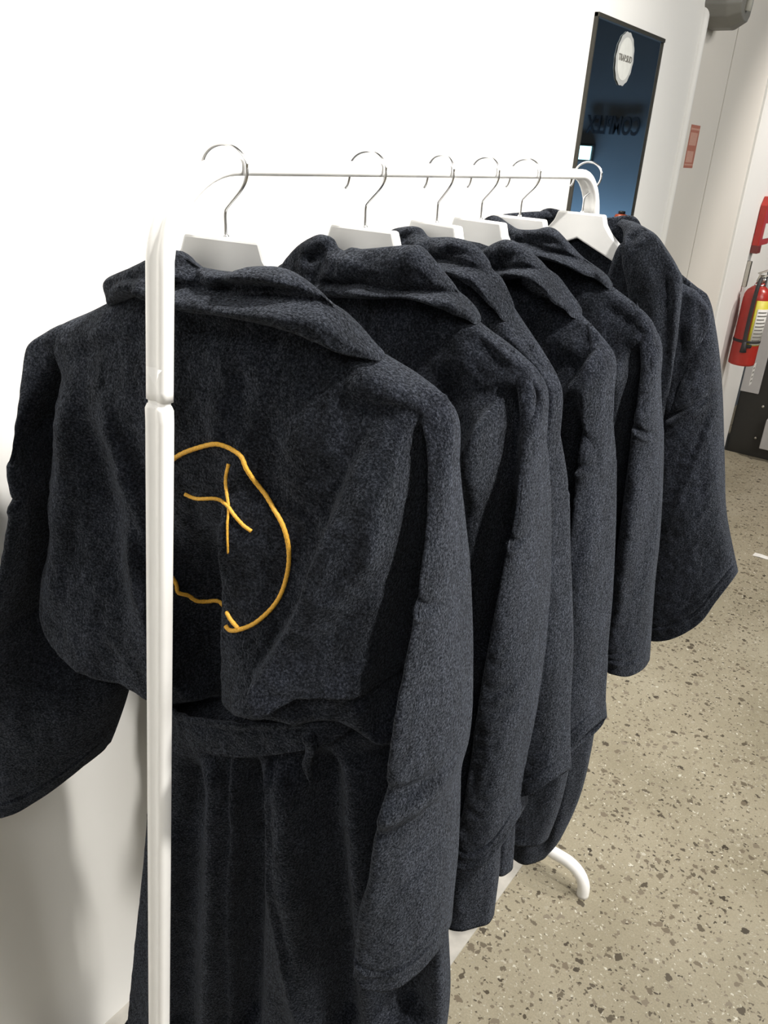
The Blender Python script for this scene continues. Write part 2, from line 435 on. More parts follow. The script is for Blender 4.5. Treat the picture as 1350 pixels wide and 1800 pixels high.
# ------------------------------------------------------------------ cloth
def value_noise(x, y, seed):
    rng = np.random.RandomState(seed); tab = rng.rand(64, 64)
    xi = np.floor(x).astype(int); yi = np.floor(y).astype(int); fx = x - xi; fy = y - yi
    fx = fx * fx * (3 - 2 * fx); fy = fy * fy * (3 - 2 * fy)
    g = lambda a, b: tab[a % 64, b % 64]
    return (g(xi, yi) * (1 - fx) * (1 - fy) + g(xi + 1, yi) * fx * (1 - fy) + g(xi, yi + 1) * (1 - fx) * fy + g(xi + 1, yi + 1) * fx * fy) * 2 - 1
def smoothstep(x): x = np.clip(x, 0, 1); return x * x * (3 - 2 * x)
def fold_field(U, Z, folds):
    """Sum of drape lines. A fold is (kind, polyline in (u,z), height, width[, taper_start, taper_end]).
    kind r: rounded ridge, v: valley, s: overlapping edge raised on the +u side of a downward line, S: raised on the other side."""
    H = np.zeros_like(U)
    for f in folds:
        kind, line, A, wd = f[:4]
        ta, tb = (f[4], f[5]) if len(f) > 5 else (0.25, 0.25)
        P = smooth_path(line, 24)
        L = np.concatenate([[0], np.cumsum(np.linalg.norm(np.diff(P, axis=0), axis=1))]); tot = L[-1]
        best = np.full(U.shape, 1e9); sd = np.zeros_like(U); tau = np.zeros_like(U); over = np.zeros_like(U)
        for k in range(len(P) - 1):
            a = P[k]; b = P[k + 1]; d = b - a; l = np.linalg.norm(d); d = d / l
            rx = U - a[0]; rz = Z - a[1]
            t = rx * d[0] + rz * d[1]; tc = np.clip(t, 0, l)
            qx = rx - tc * d[0]; qz = rz - tc * d[1]
            dist = np.hypot(qx, qz); side = rx * (-d[1]) + rz * d[0]
            m = dist < best
            best = np.where(m, dist, best); sd = np.where(m, np.where(side >= 0, dist, -dist), sd)
            tau = np.where(m, (L[k] + tc) / tot, tau)
        env = np.ones_like(U)
        if ta > 0: env = env * smoothstep(tau / ta)
        if tb > 0: env = env * smoothstep((1 - tau) / tb)
        if kind == 'r': H += A * env * np.exp(-(best / wd) ** 2)
        elif kind == 'v': H -= A * env * np.exp(-(best / wd) ** 2)
        else:
            x = sd if kind == 's' else -sd
            edge = min(0.007, wd * 0.11)
            H += A * env * smoothstep((x + edge) / (2 * edge)) * np.exp(-np.maximum(x, 0) / wd)
    return H
def cloth(name, parent, top, bot, left, right, thick, folds=(), center=0.0, ncol=70, nrow=110, q=0.65,
          cap_top=0.0, cap_bot=0.0, wrinkle=0.003, wscale=(26, 7), seed=1, fine=0.0012, rear=None, tanv=None, rearfold=0.3, mat=None, crumple=0.004, rows=()):
    """A hanging tube of cloth: its outline is four curves in the robe's (u,z) plane, its cross-section a flattened loop
    of half depth `thick`, with drape folds pressed into the side towards +v."""
    T_, B_ = smooth_path(top, 160), smooth_path(bot, 160)
    L_, R_ = smooth_path(left, 160), smooth_path(right, 160)
    a = np.linspace(0, 1, ncol); s = 0.5 - 0.5 * np.cos(np.pi * a)
    t = np.linspace(0, 1, nrow)
    samp = lambda C_, x: np.stack([np.interp(x, np.linspace(0, 1, len(C_)), C_[:, k]) for k in (0, 1)], axis=-1)
    Ts, Bs, Lt, Rt = samp(T_, s), samp(B_, s), samp(L_, t), samp(R_, t)
    S, Tt = s[None, :, None], t[:, None, None]
    c00, c10, c01, c11 = T_[0], T_[-1], B_[0], B_[-1]
    P = (1 - Tt) * Ts[None] + Tt * Bs[None] + (1 - S) * Lt[:, None] + S * Rt[:, None] - ((1 - S) * (1 - Tt) * c00 + S * (1 - Tt) * c10 + (1 - S) * Tt * c01 + S * Tt * c11)
    U, Z = P[..., 0].copy(), P[..., 1].copy()
    th = thick(t) if callable(thick) else np.full(nrow, thick)
    if tanv is not None:                       # keep the outline true for a deep tube seen at an angle
        mid = 0.5 * (U[:, :1] + U[:, -1:]); hw = np.maximum(0.5 * (U[:, -1:] - U[:, :1]), 0.008)
        k = np.sqrt(np.maximum(hw ** 2 - (th[:, None] * tanv) ** 2, (0.75 * hw) ** 2)) / hw
        U = mid + (U - mid) * k
    prof = np.sin(np.pi * a) ** q
    cap = np.ones(nrow)
    if cap_top > 0: x = np.clip(t / cap_top, 0, 1); cap = cap * np.sqrt(np.maximum(1 - (1 - x) ** 2, 0))
    if cap_bot > 0: x = np.clip((1 - t) / cap_bot, 0, 1); cap = cap * np.sqrt(np.maximum(1 - (1 - x) ** 2, 0))
    base = th[:, None] * prof[None] * cap[:, None]
    cen = center(S[..., 0] + 0 * Tt[..., 0], Tt[..., 0] + 0 * S[..., 0], U, Z) if callable(center) else center
    env = np.clip(np.sin(np.pi * a) * 3.0, 0, 1)[None] * np.clip(cap, 0, 1)[:, None] ** 0.5
    fld = fold_field(U, Z, folds) if len(folds) else 0
    wr = wrinkle * (value_noise(U * wscale[0] + 11, Z * wscale[1] + 5, seed) + 0.5 * value_noise(U * wscale[0] * 2.3, Z * wscale[1] * 2.1, seed + 7))         + fine * value_noise(U * 120, Z * 110, seed + 3) \
        + crumple * (0.35 - np.abs(value_noise(U * 17 + Z * 6, Z * 11 - U * 5, seed + 9)) ** 0.8 - 0.5 * np.abs(value_noise(U * 38 - Z * 9, Z * 24 + U * 8, seed + 13)) ** 0.8)
    for t0, A, wt in rows:                     # stitched rows: a groove with a puffed lip under it
        g = (-A * np.exp(-((t - t0) / wt) ** 2) + 0.7 * A * np.exp(-((t - t0 - 1.8 * wt) / wt) ** 2))[:, None]
        fld = fld + g; base = base + 0.4 * g * prof[None]
    Vf = cen + base + (fld + wr) * env
    wr2 = wrinkle * value_noise(U * wscale[0] + 31, Z * wscale[1] + 15, seed + 50)
    Vr = cen - (base if rear is None else base * rear) - (wr2 + rearfold * fld) * env
    ring = np.concatenate([np.stack([U, Vf, Z], -1), np.stack([U, Vr, Z], -1)[:, ::-1][:, 1:-1]], axis=1)
    n, k = ring.shape[:2]
    # local mesh axes: x = u, y = -v
    V = ring.reshape(-1, 3) * np.array([1, -1, 1])
    faces = [(i * k + j, (i + 1) * k + j, (i + 1) * k + (j + 1) % k, i * k + (j + 1) % k) for i in range(n - 1) for j in range(k)]
    o = link_mesh(name, V, faces, mat or M['plush'], parent)
    if cap_top > 0 or cap_bot > 0:
        bm = bmesh.new(); bm.from_mesh(o.data); bmesh.ops.remove_doubles(bm, verts=bm.verts, dist=0.00005); bm.to_mesh(o.data); bm.free()
        o.data.polygons.foreach_set('use_smooth', [True] * len(o.data.polygons))
    if cap_bot == 0 or cap_top == 0:
        md = o.modifiers.new('cloth_thickness', 'SOLIDIFY'); md.thickness = 0.005; md.offset = -1
    return o, (U, Z, Vf)
def mirror(line): return [(-u, z) for u, z in line]

# ------------------------------------------------------------------ robes
ROBE_LABELS = [
    'dark navy plush bathrobe nearest the camera, golden embroidery on its back and belt tied',
    'dark navy plush bathrobe hanging second from the front, just behind the embroidered one',
    'dark navy plush bathrobe third on the rail, mostly hidden, only a narrow sleeve showing',
    'dark navy plush bathrobe fourth on the rail, sleeve ending above the far white foot',
    'dark navy plush bathrobe fifth on the rail, square straight sleeve hem over the floor',
    'dark navy plush bathrobe at the far end, turned front side out with open shawl lapel']
def robe_root(i, label):
    fr = FR[i]
    return thing('bathrobe', label, 'bathrobe', (fr.o[0], fr.o[1], 0.0), fr.yaw, 'navy bathrobes on the rail')
def ramp_line(fr, pts, v0, v1=None):
    n = len(pts); v1 = v0 if v1 is None else v1
    return [fr.uz(x, y, v0 + (v1 - v0) * k / max(1, n - 1)) for k, (x, y) in enumerate(pts)]
def fl(fr, kind, pts, A, wd, ta=0.25, tb=0.25, v=0.05):
    return (kind, fr.line(pts, v), A, wd, ta, tb)
def sleeve(i, root, inner, outer, hem, cap, v0=0.02, v1=0.02, thick=(0.022, 0.05), folds=(), seed=1, both=True, name='sleeve', tan_on=True, q=0.6, cen=None, crumple=0.003, tilt=0.045, seam_t=0.29):
    fr = FR[i]
    # the tube hangs turned: its inner edge comes forward, its outer edge swings back, so the broad face looks to the room
    dl = lambda f: tilt * smoothstep(np.asarray(f) / 0.45)
    def edge(pts, sg):
        P = np.array(pts, float); L = np.concatenate([[0], np.cumsum(np.linalg.norm(np.diff(P, axis=0), axis=1))]); L /= L[-1]
        return [fr.uz(x, y, v0 + (v1 - v0) * f - 0.008 + sg * float(dl(f))) for f, (x, y) in zip(L, pts)]
    top = ramp_line(fr, cap, v0)
    bot = [fr.uz(x, y, v1 + tilt * (1 - 2 * (x - hem[0][0]) / (hem[-1][0] - hem[0][0]))) for x, y in hem]
    le = edge(inner, 1); ri = edge(outer, -1)
    le[0] = top[0]; ri[0] = top[-1]; le[-1] = bot[0]; ri[-1] = bot[-1]
    um = 0.5 * (le[len(le) // 2][0] + ri[len(ri) // 2][0])
    tv = 0.7 * abs(fr.tan_view(um)) if tan_on else None
    th = lambda t: thick[0] + (thick[1] - thick[0]) * smoothstep(t / 0.35)
    cn = (lambda s, t, U, Z: v0 + (v1 - v0) * t - 0.015 + dl(t) * (1 - 2 * s)) if cen is None else cen
    o, g = cloth(name, root, top, bot, le, ri, th, folds, cn, 64, 230, q, cap_top=0.05, wrinkle=0.0030, wscale=(30, 5), seed=seed, tanv=tv, rearfold=0.0, crumple=crumple, rows=[(0.955, 0.0022, 0.0045)] + ([(seam_t, 0.0045, 0.0075)] if seam_t else []))
    if both:
        cloth(name, root, mirror(top)[::-1], mirror(bot)[::-1], mirror(ri), mirror(le), th, (), -0.005, 48, 90, q, cap_top=0.05, wrinkle=0.004, wscale=(30, 5), seed=seed + 20)
    return o

def skirt(i, root, right, zb, seed, left=None, ztop=0.98, pleats=9, thick=0.055, cen=0.0):
    left = [(-u, z) for u, z in right] if left is None else left
    top = [(left[0][0], ztop), (0, ztop), (right[0][0], ztop)]
    bot = [(left[-1][0], zb), (0.0, zb - 0.02), (right[-1][0], zb)]
    rng = random.Random(seed); folds = []
    for k in range(pleats):
        x = left[0][0] + (right[0][0] - left[0][0]) * (k + 0.5 + rng.uniform(-0.25, 0.25)) / pleats
        x2 = x * 1.25 + rng.uniform(-0.02, 0.02)
        folds.append((rng.choice(['r', 'v', 'r', 'v']), [(x, ztop), ((x + x2) / 2 + rng.uniform(-0.01, 0.01), (ztop + zb) / 2), (x2, zb)], rng.uniform(0.012, 0.024), rng.uniform(0.016, 0.028), 0.15, 0.0))
    return cloth('skirt', root, top, bot, left, right, thick, folds, cen, 110, 90, 0.6, cap_top=0.04, wrinkle=0.004, wscale=(18, 4), seed=seed, rearfold=0.6)

def collar(i, root, top, bot, folds=(), v=0.05, thick=0.020, seed=3, bow=0.028, name='collar'):
    fr = FR[i]
    # the collar wraps the neck: it bows towards the viewer in the middle and runs back over the shoulders
    def cv(s): return v - thick * 0.6 - bow * np.abs(2 * s - 1) ** 2.2
    def cn(s, tt, U, Z): return cv(s)
    def conv(pts):
        x0, x1 = pts[0][0], pts[-1][0]
        return np.array([fr.uz(x, y, cv(min(1, max(0, (x - x0) / (x1 - x0)))) + 0.004) for x, y in pts])
    t, b = conv(top), conv(bot)
    return cloth(name, root, t, b, [t[0], (t[0] + b[0]) / 2, b[0]], [t[-1], (t[-1] + b[-1]) / 2, b[-1]], thick, folds, cn, 130, 66, 0.32, cap_top=0.28, cap_bot=0.28, wrinkle=0.0028, wscale=(22, 40), seed=seed, fine=0.0016)

def lapels(i, root, seed):
    """Shawl collar running down the side that faces away from the viewer."""
    for sg in (1, -1):
        le = [(0.035, 1.375), (0.04, 1.31), (0.02, 1.15), (0.0, 0.98)]
        ri = [(0.075, 1.37), (0.10, 1.30), (0.085, 1.15), (0.06, 0.98)]
        if sg < 0: le, ri = mirror(ri), mirror(le)
        cloth('lapel', root, [le[0], ri[0]], [le[-1], ri[-1]], le, ri, 0.012, (), -0.040, 24, 60, 0.5, cap_top=0.1, cap_bot=0.1, seed=seed)

# ---- the embroidered robe nearest the camera
fr = FR[0]; root = robe_root(0, ROBE_LABELS[0])
VT = 0.03
t_top = fr.line([(70, 592), (100, 571), (150, 549), (195, 526), (240, 506)], 0.01).tolist() + fr.line([(300, 490), (400, 480), (520, 530), (600, 592), (669, 634), (698, 651), (731, 673), (762, 698)], 0.01).tolist()
t_left = [t_top[0]] + fr.line([(84, 660), (86, 720), (82, 800), (78, 900), (80, 980), (84, 1050), (95, 1100)], VT).tolist()
t_right = [t_top[-1]] + fr.line([(782, 760), (780, 850), (768, 944), (756, 1050), (740, 1150), (720, 1250), (692, 1335)], VT).tolist()
t_bot = fr.line([(95, 1100), (122, 1132), (170, 1166), (210, 1187), (262, 1215)], 0.04).tolist() + fr.line([(310, 1242), (390, 1250), (440, 1246)], 0.045).tolist() + fr.line([(490, 1246), (545, 1262), (600, 1272), (642, 1300), (688, 1335)], 0.055).tolist()
t_left[-1] = t_bot[0]; t_right[-1] = t_bot[-1]
TF = [
    fl(fr, 'v', [(752, 722), (750, 780), (746, 850), (737, 944), (725, 1050), (710, 1160), (697, 1270)], 0.055, 0.013, 0.12, 0.12, 0.02),
    fl(fr, 's', [(640, 730), (604, 800), (565, 900), (524, 1050), (470, 1160), (452, 1195), (478, 1245)], 0.036, 0.11, 0.45, 0.02, 0.09),
    fl(fr, 's', [(404, 800), (402, 900), (398, 1050), (394, 1160), (392, 1262)], 0.034, 0.05, 0.30, 0.0),
    fl(fr, 'v', [(352, 860), (350, 1000), (356, 1120), (372, 1262)], 0.050, 0.036, 0.45, 0.0),
    fl(fr, 'S', [(215, 860), (262, 1010), (310, 1150), (366, 1262)], 0.030, 0.06, 0.4, 0.0),
    fl(fr, 'r', [(708, 770), (660, 870), (605, 960), (560, 1050), (520, 1130)], 0.018, 0.018, 0.35, 0.4),
    fl(fr, 'r', [(712, 880), (660, 970), (600, 1060), (560, 1120)], 0.015, 0.014, 0.35, 0.4),
    fl(fr, 'r', [(700, 1010), (640, 1090), (570, 1150), (510, 1190)], 0.010, 0.018, 0.3, 0.4),
    fl(fr, 'r', [(700, 1130), (630, 1180), (560, 1215)], 0.009, 0.018, 0.3, 0.4),
    fl(fr, 'r', [(690, 740), (700, 800), (705, 900), (700, 1000)], 0.010, 0.020, 0.3, 0.4),
    fl(fr, 'v', [(650, 720), (690, 730), (725, 752)], 0.004, 0.006),
    fl(fr, 'r', [(585, 680), (630, 690), (680, 712), (715, 745)], 0.006, 0.010),
    fl(fr, 'r', [(600, 655), (650, 668), (700, 690)], 0.005, 0.010),
    fl(fr, 'r', [(385, 690), (376, 740), (386, 780), (402, 768)], 0.006, 0.010),
    fl(fr, 'v', [(400, 640), (420, 680), (425, 730), (418, 780)], 0.006, 0.012),
    fl(fr, 'r', [(425, 700), (432, 780), (428, 860)], 0.005, 0.014),
    fl(fr, 'r', [(108, 640), (102, 760), (98, 880), (100, 1010), (112, 1090)], 0.014, 0.020, 0.2, 0.2),
    fl(fr, 'r', [(160, 672), (190, 760), (222, 850), (250, 920), (262, 1020)], 0.011, 0.014, 0.3, 0.2),
    fl(fr, 'v', [(130, 690), (150, 800), (185, 930), (220, 1040), (262, 1120)], 0.013, 0.022, 0.3, 0.3),
    fl(fr, 'v', [(190, 690), (230, 800), (275, 920), (300, 1040)], 0.010, 0.018, 0.3, 0.3),
    fl(fr, 'r', [(120, 585), (170, 600), (230, 590)], 0.005, 0.012),
    fl(fr, 'v', [(100, 640), (160, 612), (240, 604)], 0.005, 0.008),
    fl(fr, 'v', [(300, 575), (360, 590), (430, 596), (520, 600)], 0.006, 0.012),
    fl(fr, 'v', [(470, 700), (480, 800), (470, 900)], 0.006, 0.020),
    fl(fr, 'r', [(545, 720), (530, 800), (515, 880)], 0.005, 0.022),
    fl(fr, 'r', [(640, 1215), (670, 1260), (680, 1310)], 0.010, 0.016),
    fl(fr, 'r', [(470, 1230), (520, 1235), (570, 1250)], 0.008, 0.012),
]
torso0, G0 = cloth('torso', root, t_top, t_bot, t_left, t_right, lambda t: 0.030 + 0.022 * smoothstep(t / 0.3) + 0.012 * smoothstep((t - 0.6) / 0.4), TF, lambda s, t, U, Z: smoothstep((t - 0.6) / 0.35) * (0.024 * smoothstep((s - 0.55) / 0.15) + 0.02 * smoothstep((0.32 - s) / 0.15)), 190, 180, 0.5, cap_top=0.07, cap_bot=0.06, wrinkle=0.0024, wscale=(24, 8), seed=4, rearfold=0.2)
sr = [fl(fr, 'r', [(790, 760), (792, 900), (795, 1100), (792, 1300)], 0.006, 0.012, 0.2, 0.3, 0.04),
      fl(fr, 'v', [(690, 1335), (730, 1362), (798, 1372)], 0.010, 0.010, 0.1, 0.1, 0.05),
      fl(fr, 'r', [(684, 1378), (730, 1398), (796, 1405)], 0.008, 0.012, 0.1, 0.1, 0.05),
      fl(fr, 'v', [(680, 1410), (720, 1424), (770, 1424)], 0.006, 0.008, 0.2, 0.2, 0.05),
      fl(fr, 'v', [(720, 1190), (760, 1200), (815, 1180)], 0.004, 0.012, 0.2, 0.2, 0.05),
      fl(fr, 'v', [(700, 1535), (750, 1510), (790, 1490)], 0.004, 0.010, 0.3, 0.2, 0.05),
      fl(fr, 'r', [(740, 1050), (715, 1250), (690, 1450), (650, 1640)], 0.005, 0.020, 0.2, 0.2, 0.05),
      fl(fr, 'v', [(640, 1655), (690, 1668), (740, 1655), (785, 1632)], 0.0025, 0.004, 0.0, 0.0, 0.05)]
sleeve(0, root, [(690, 662), (742, 750), (750, 830), (746, 908), (738, 980), (729, 1050), (716, 1150), (700, 1250), (689, 1328), (681, 1391), (667, 1446), (656, 1520), (641, 1568), (631, 1631), (623, 1696)],
       [(775, 702), (789, 722), (797, 752), (800, 810), (804, 870), (810, 930), (816, 1000), (819, 1080), (819, 1200), (818, 1280), (812, 1335), (799, 1385), (797, 1440), (794, 1530), (788, 1600), (780, 1661)],
       [(623, 1696), (663, 1704), (700, 1702), (740, 1684), (780, 1661)], [(690, 662), (738, 682), (775, 702)], 0.02, 0.05, (0.014, 0.050), sr, 5, both=False, tilt=0.036)
slf = [fl(fr, 'r', [(45, 640), (38, 760), (34, 900), (30, 1050), (20, 1250)], 0.010, 0.018, 0.2, 0.2, 0.05),
       fl(fr, 'v', [(66, 640), (68, 760), (70, 900), (80, 1060), (100, 1250)], 0.020, 0.018, 0.2, 0.3, 0.04),
       fl(fr, 'r', [(90, 1180), (130, 1180), (200, 1170)], 0.010, 0.020, 0.3, 0.1, 0.06),
       fl(fr, 'v', [(0, 1392), (60, 1375), (120, 1335), (165, 1290)], 0.002, 0.004, 0, 0, 0.07)]
sleeve(0, root, [(70, 583), (52, 603), (45, 622), (37, 673), (31, 730), (22, 823), (18, 900), (10, 1000), (-4, 1100), (-24, 1200), (-48, 1310), (-75, 1415)],
       [(125, 566), (104, 640), (92, 713), (92, 813), (95, 913), (105, 1000), (145, 1085), (198, 1150), (215, 1195), (206, 1240), (190, 1290), (171, 1326)],
       [(-75, 1415), (-20, 1420), (40, 1411), (90, 1387), (140, 1352), (171, 1326)], [(70, 583), (90, 574), (125, 566)], 0.02, 0.055, (0.014, 0.034), slf, 9, both=False, tan_on=False, tilt=0.05)
sk_l = fr.line([(280, 1225), (276, 1300), (270, 1400), (263, 1500), (256, 1570), (248, 1650), (242, 1720), (237, 1800)], 0.0).tolist()
sk_r = fr.line([(680, 1225), (735, 1450), (765, 1600), (774, 1700), (776, 1800)], 0.02).tolist()
zb = 0.24
sk_l.append([sk_l[-1][0] - 0.004, zb]); sk_r += [[sk_r[-1][0] + 0.0, zb + 0.2], [sk_r[-1][0] + 0.0, zb]]
SF = [fl(fr, 's', [(400, 1310), (404, 1450), (400, 1600), (404, 1800)], 0.020, 0.040, 0.1, 0.0),
      fl(fr, 'v', [(335, 1330), (328, 1450), (322, 1600), (318, 1800)], 0.022, 0.022, 0.1, 0.0),
      fl(fr, 'r', [(366, 1320), (374, 1450), (376, 1600), (372, 1800)], 0.018, 0.018, 0.1, 0.0),
      fl(fr, 'v', [(436, 1320), (440, 1450), (432, 1640), (430, 1800)], 0.045, 0.022, 0.1, 0.0),
      fl(fr, 'S', [(478, 1310), (482, 1400), (495, 1560), (530, 1700), (560, 1800)], 0.012, 0.03, 0.1, 0.0),
      fl(fr, 'r', [(505, 1330), (505, 1450), (520, 1600), (555, 1800)], 0.024, 0.026, 0.1, 0.0),
      fl(fr, 'v', [(556, 1320), (572, 1500), (592, 1700), (600, 1800)], 0.036, 0.022, 0.1, 0.0),
      fl(fr, 'r', [(605, 1320), (625, 1500), (650, 1800)], 0.016, 0.026, 0.1, 0.0),
      fl(fr, 'v', [(655, 1320), (680, 1500), (695, 1800)], 0.040, 0.030, 0.1, 0.0),
      fl(fr, 'r', [(290, 1450), (280, 1650), (272, 1800)], 0.012, 0.02, 0.1, 0.0)]
cloth('skirt', root, [sk_l[0], (0.0, sk_l[0][1] + 0.03), sk_r[0]], [sk_l[-1], (0.0, zb - 0.01), sk_r[-1]], sk_l, sk_r, lambda t: 0.042 + 0.02 * t, SF, 0.0, 160, 110, 0.55, cap_top=0.05, wrinkle=0.003, wscale=(22, 5), seed=12, rearfold=0.5)
bt = fr.line([(262, 1228), (300, 1240), (345, 1250), (440, 1256), (545, 1264), (580, 1264), (610, 1258)], 0.06); bb = fr.line([(262, 1285), (300, 1299), (345, 1307), (440, 1314), (535, 1310), (580, 1306), (610, 1296)], 0.06)
BF = [fl(fr, 'v', [(300, 1252), (345, 1262), (440, 1268), (540, 1274)], 0.0015, 0.003, 0, 0, 0.06), fl(fr, 'r', [(310, 1270), (360, 1282), (420, 1286)], 0.003, 0.012, 0.3, 0.3, 0.06)]
cloth('belt', root, bt, bb, [bt[0], bb[0]], [bt[-1], bb[-1]], 0.074, BF, 0.004, 120, 20, 0.42, wrinkle=0.0015, seed=6, rearfold=0)
tp = fr.line([(528, 1290), (548, 1290)], 0.075); te = fr.line([(545, 1380), (549, 1390)], 0.075)
cloth('belt_end', root, tp, te, fr.line([(528, 1290), (536, 1320), (531, 1345), (545, 1380)], 0.075), fr.line([(548, 1290), (555, 1320), (546, 1345), (549, 1390)], 0.075), 0.006, (), 0.072, 16, 40, 0.5, cap_top=0.1, cap_bot=0.1, wrinkle=0.002, seed=8)
CF = [fl(fr, 'v', [(285, 500), (330, 505), (362, 512), (418, 524), (484, 531), (552, 541), (600, 558), (650, 600)], 0.020, 0.006, 0.05, 0.1, 0.05),
      fl(fr, 'S', [(250, 500), (330, 506), (362, 513), (418, 525), (484, 532), (552, 542), (600, 560), (650, 603)], 0.016, 0.045, 0.05, 0.1, 0.05),
      fl(fr, 'v', [(366, 508), (400, 505), (445, 505), (510, 512), (560, 530)], 0.018, 0.006, 0.15, 0.3, 0.05),
      fl(fr, 'S', [(380, 508), (445, 506), (510, 513), (570, 535)], 0.008, 0.03, 0.15, 0.3, 0.05),
      fl(fr, 'v', [(312, 450), (330, 468), (345, 486), (380, 490)], 0.016, 0.006, 0.1, 0.3, 0.05),
      fl(fr, 's', [(345, 452), (350, 480), (362, 506)], 0.010, 0.03, 0.2, 0.3, 0.05),
      fl(fr, 'r', [(395, 486), (430, 480), (490, 486), (540, 512)], 0.010, 0.009, 0.2, 0.3, 0.05),
      fl(fr, 'S', [(195, 502), (235, 494), (285, 486)], 0.014, 0.03, 0.1, 0.3, 0.05),
      fl(fr, 'v', [(430, 516), (500, 521), (560, 534), (610, 560)], 0.007, 0.004, 0.2, 0.3, 0.05)]
collar(0, root, [(189, 496), (199, 484), (235, 469), (275, 450), (305, 440), (325, 455), (350, 471), (400, 479), (432, 470), (480, 471), (520, 490), (560, 520), (600, 560), (640, 603), (665, 624)],
       [(194, 540), (215, 530), (260, 517), (300, 532), (360, 549), (420, 556), (500, 577), (560, 599), (620, 624), (666, 634)], CF, 0.055, 0.022, 3)
lapels(0, root, 31)

# ---- golden embroidery, laid on the torso back
def on_torso(px, py):
    v = 0.05
    U, Z, V = G0
    for _ in range(6):
        u, z = fr.uz(px, py, v)
        d2 = (U - u) ** 2 + (Z - z) ** 2
        idx = np.argsort(d2, axis=None)[:6]
        wgt = 1.0 / (d2.flat[idx] + 1e-7)
        v = float(np.sum(V.flat[idx] * wgt) / np.sum(wgt))
    return np.array([u, -(v + 0.0012), z])
def stitch(name, pts, w0, w1=None):
    path = smooth_path([(x, y) for x, y in pts], max(24, len(pts) * 8))
    P = np.array([on_torso(x, y) for x, y in path])
    P[1:-1] = (P[:-2] + 2 * P[1:-1] + P[2:]) / 4
    n = len(P); w1 = w0 if w1 is None else w1
    sc = np.array([(w0 + (w1 - w0) * k / (n - 1)) * (1 + 0.07 * math.sin(k * 2.1)) for k in range(n)])
    return sweep(name, P, circle(1.0, 8), M['gold'], emb, up=(0, 1, 0), scales=sc)
emb = bpy.data.objects.new('embroidery', None); C.objects.link(emb); emb.parent = root
emb['label'] = 'golden yellow embroidered outline of a loose round shape with crossed strokes'
stitch('embroidered_line', [(398, 1099), (405, 1107), (421, 1106), (448, 1095), (475, 1072), (493, 1047), (504, 1016), (509, 984), (507, 953), (498, 922), (483, 895), (467, 868), (448, 844), (434, 823), (426, 803), (413, 792), (397, 784), (378, 780), (351, 786), (323, 796), (304, 808), (288, 824), (278, 850), (272, 890), (273, 935), (282, 975), (300, 1008), (325, 1030), (343, 1044), (362, 1054), (386, 1057), (396, 1068), (406, 1087), (420, 1104)], 0.0023)
stitch('embroidered_line', [(403, 815), (398, 841), (400, 868), (403, 891), (401, 930), (402, 972)], 0.0019, 0.0009)
stitch('embroidered_line', [(326, 868), (347, 876), (380, 876), (398, 885), (413, 905), (428, 922), (443, 933)], 0.0019)

# ---- robes two to five, seen past the first one's shoulder
def back_robe(i, sh, tr, tfolds, col_top, col_bot, cfolds, sl_in, sl_out, sl_hem, sl_cap, sfolds, sk_right, zb, seed, sv=0.02, sthick=(0.014, 0.045), tilt=0.03):
    fr = FR[i]; root = robe_root(i, ROBE_LABELS[i])
    half = fr.line(sh, 0.01).tolist()
    half = [[0.055, 1.408], [0.088, 1.392]] + [h for h in half if h[0] > 0.11]
    top = mirror(half)[::-1] + [[0.0, 1.415]] + half
    right = [half[-1]] + fr.line(tr, 0.03).tolist()
    right.append([right[-1][0] - 0.005, 0.96])
    left = mirror(right)
    bot = [left[-1], (0.0, 0.94), right[-1]]
    cloth('torso', root, top, bot, left, right, lambda t: 0.025 + 0.016 * smoothstep(t / 0.3), [fl(fr, *f) for f in tfolds], 0.0, 120, 120, 0.5, cap_top=0.07, cap_bot=0.05, wrinkle=0.0028, wscale=(24, 7), seed=seed, rearfold=0.1)
    sleeve(i, root, sl_in, sl_out, sl_hem, sl_cap, sv, sv, sthick, [fl(fr, *f) for f in sfolds[0]], seed + 1, tilt=tilt)
    skirt(i, root, sk_right, zb, seed + 2, thick=0.045)
    collar(i, root, col_top, col_bot, [fl(fr, *f) for f in cfolds], 0.045, 0.019, seed + 3)
    lapels(i, root, seed + 4)
    return root

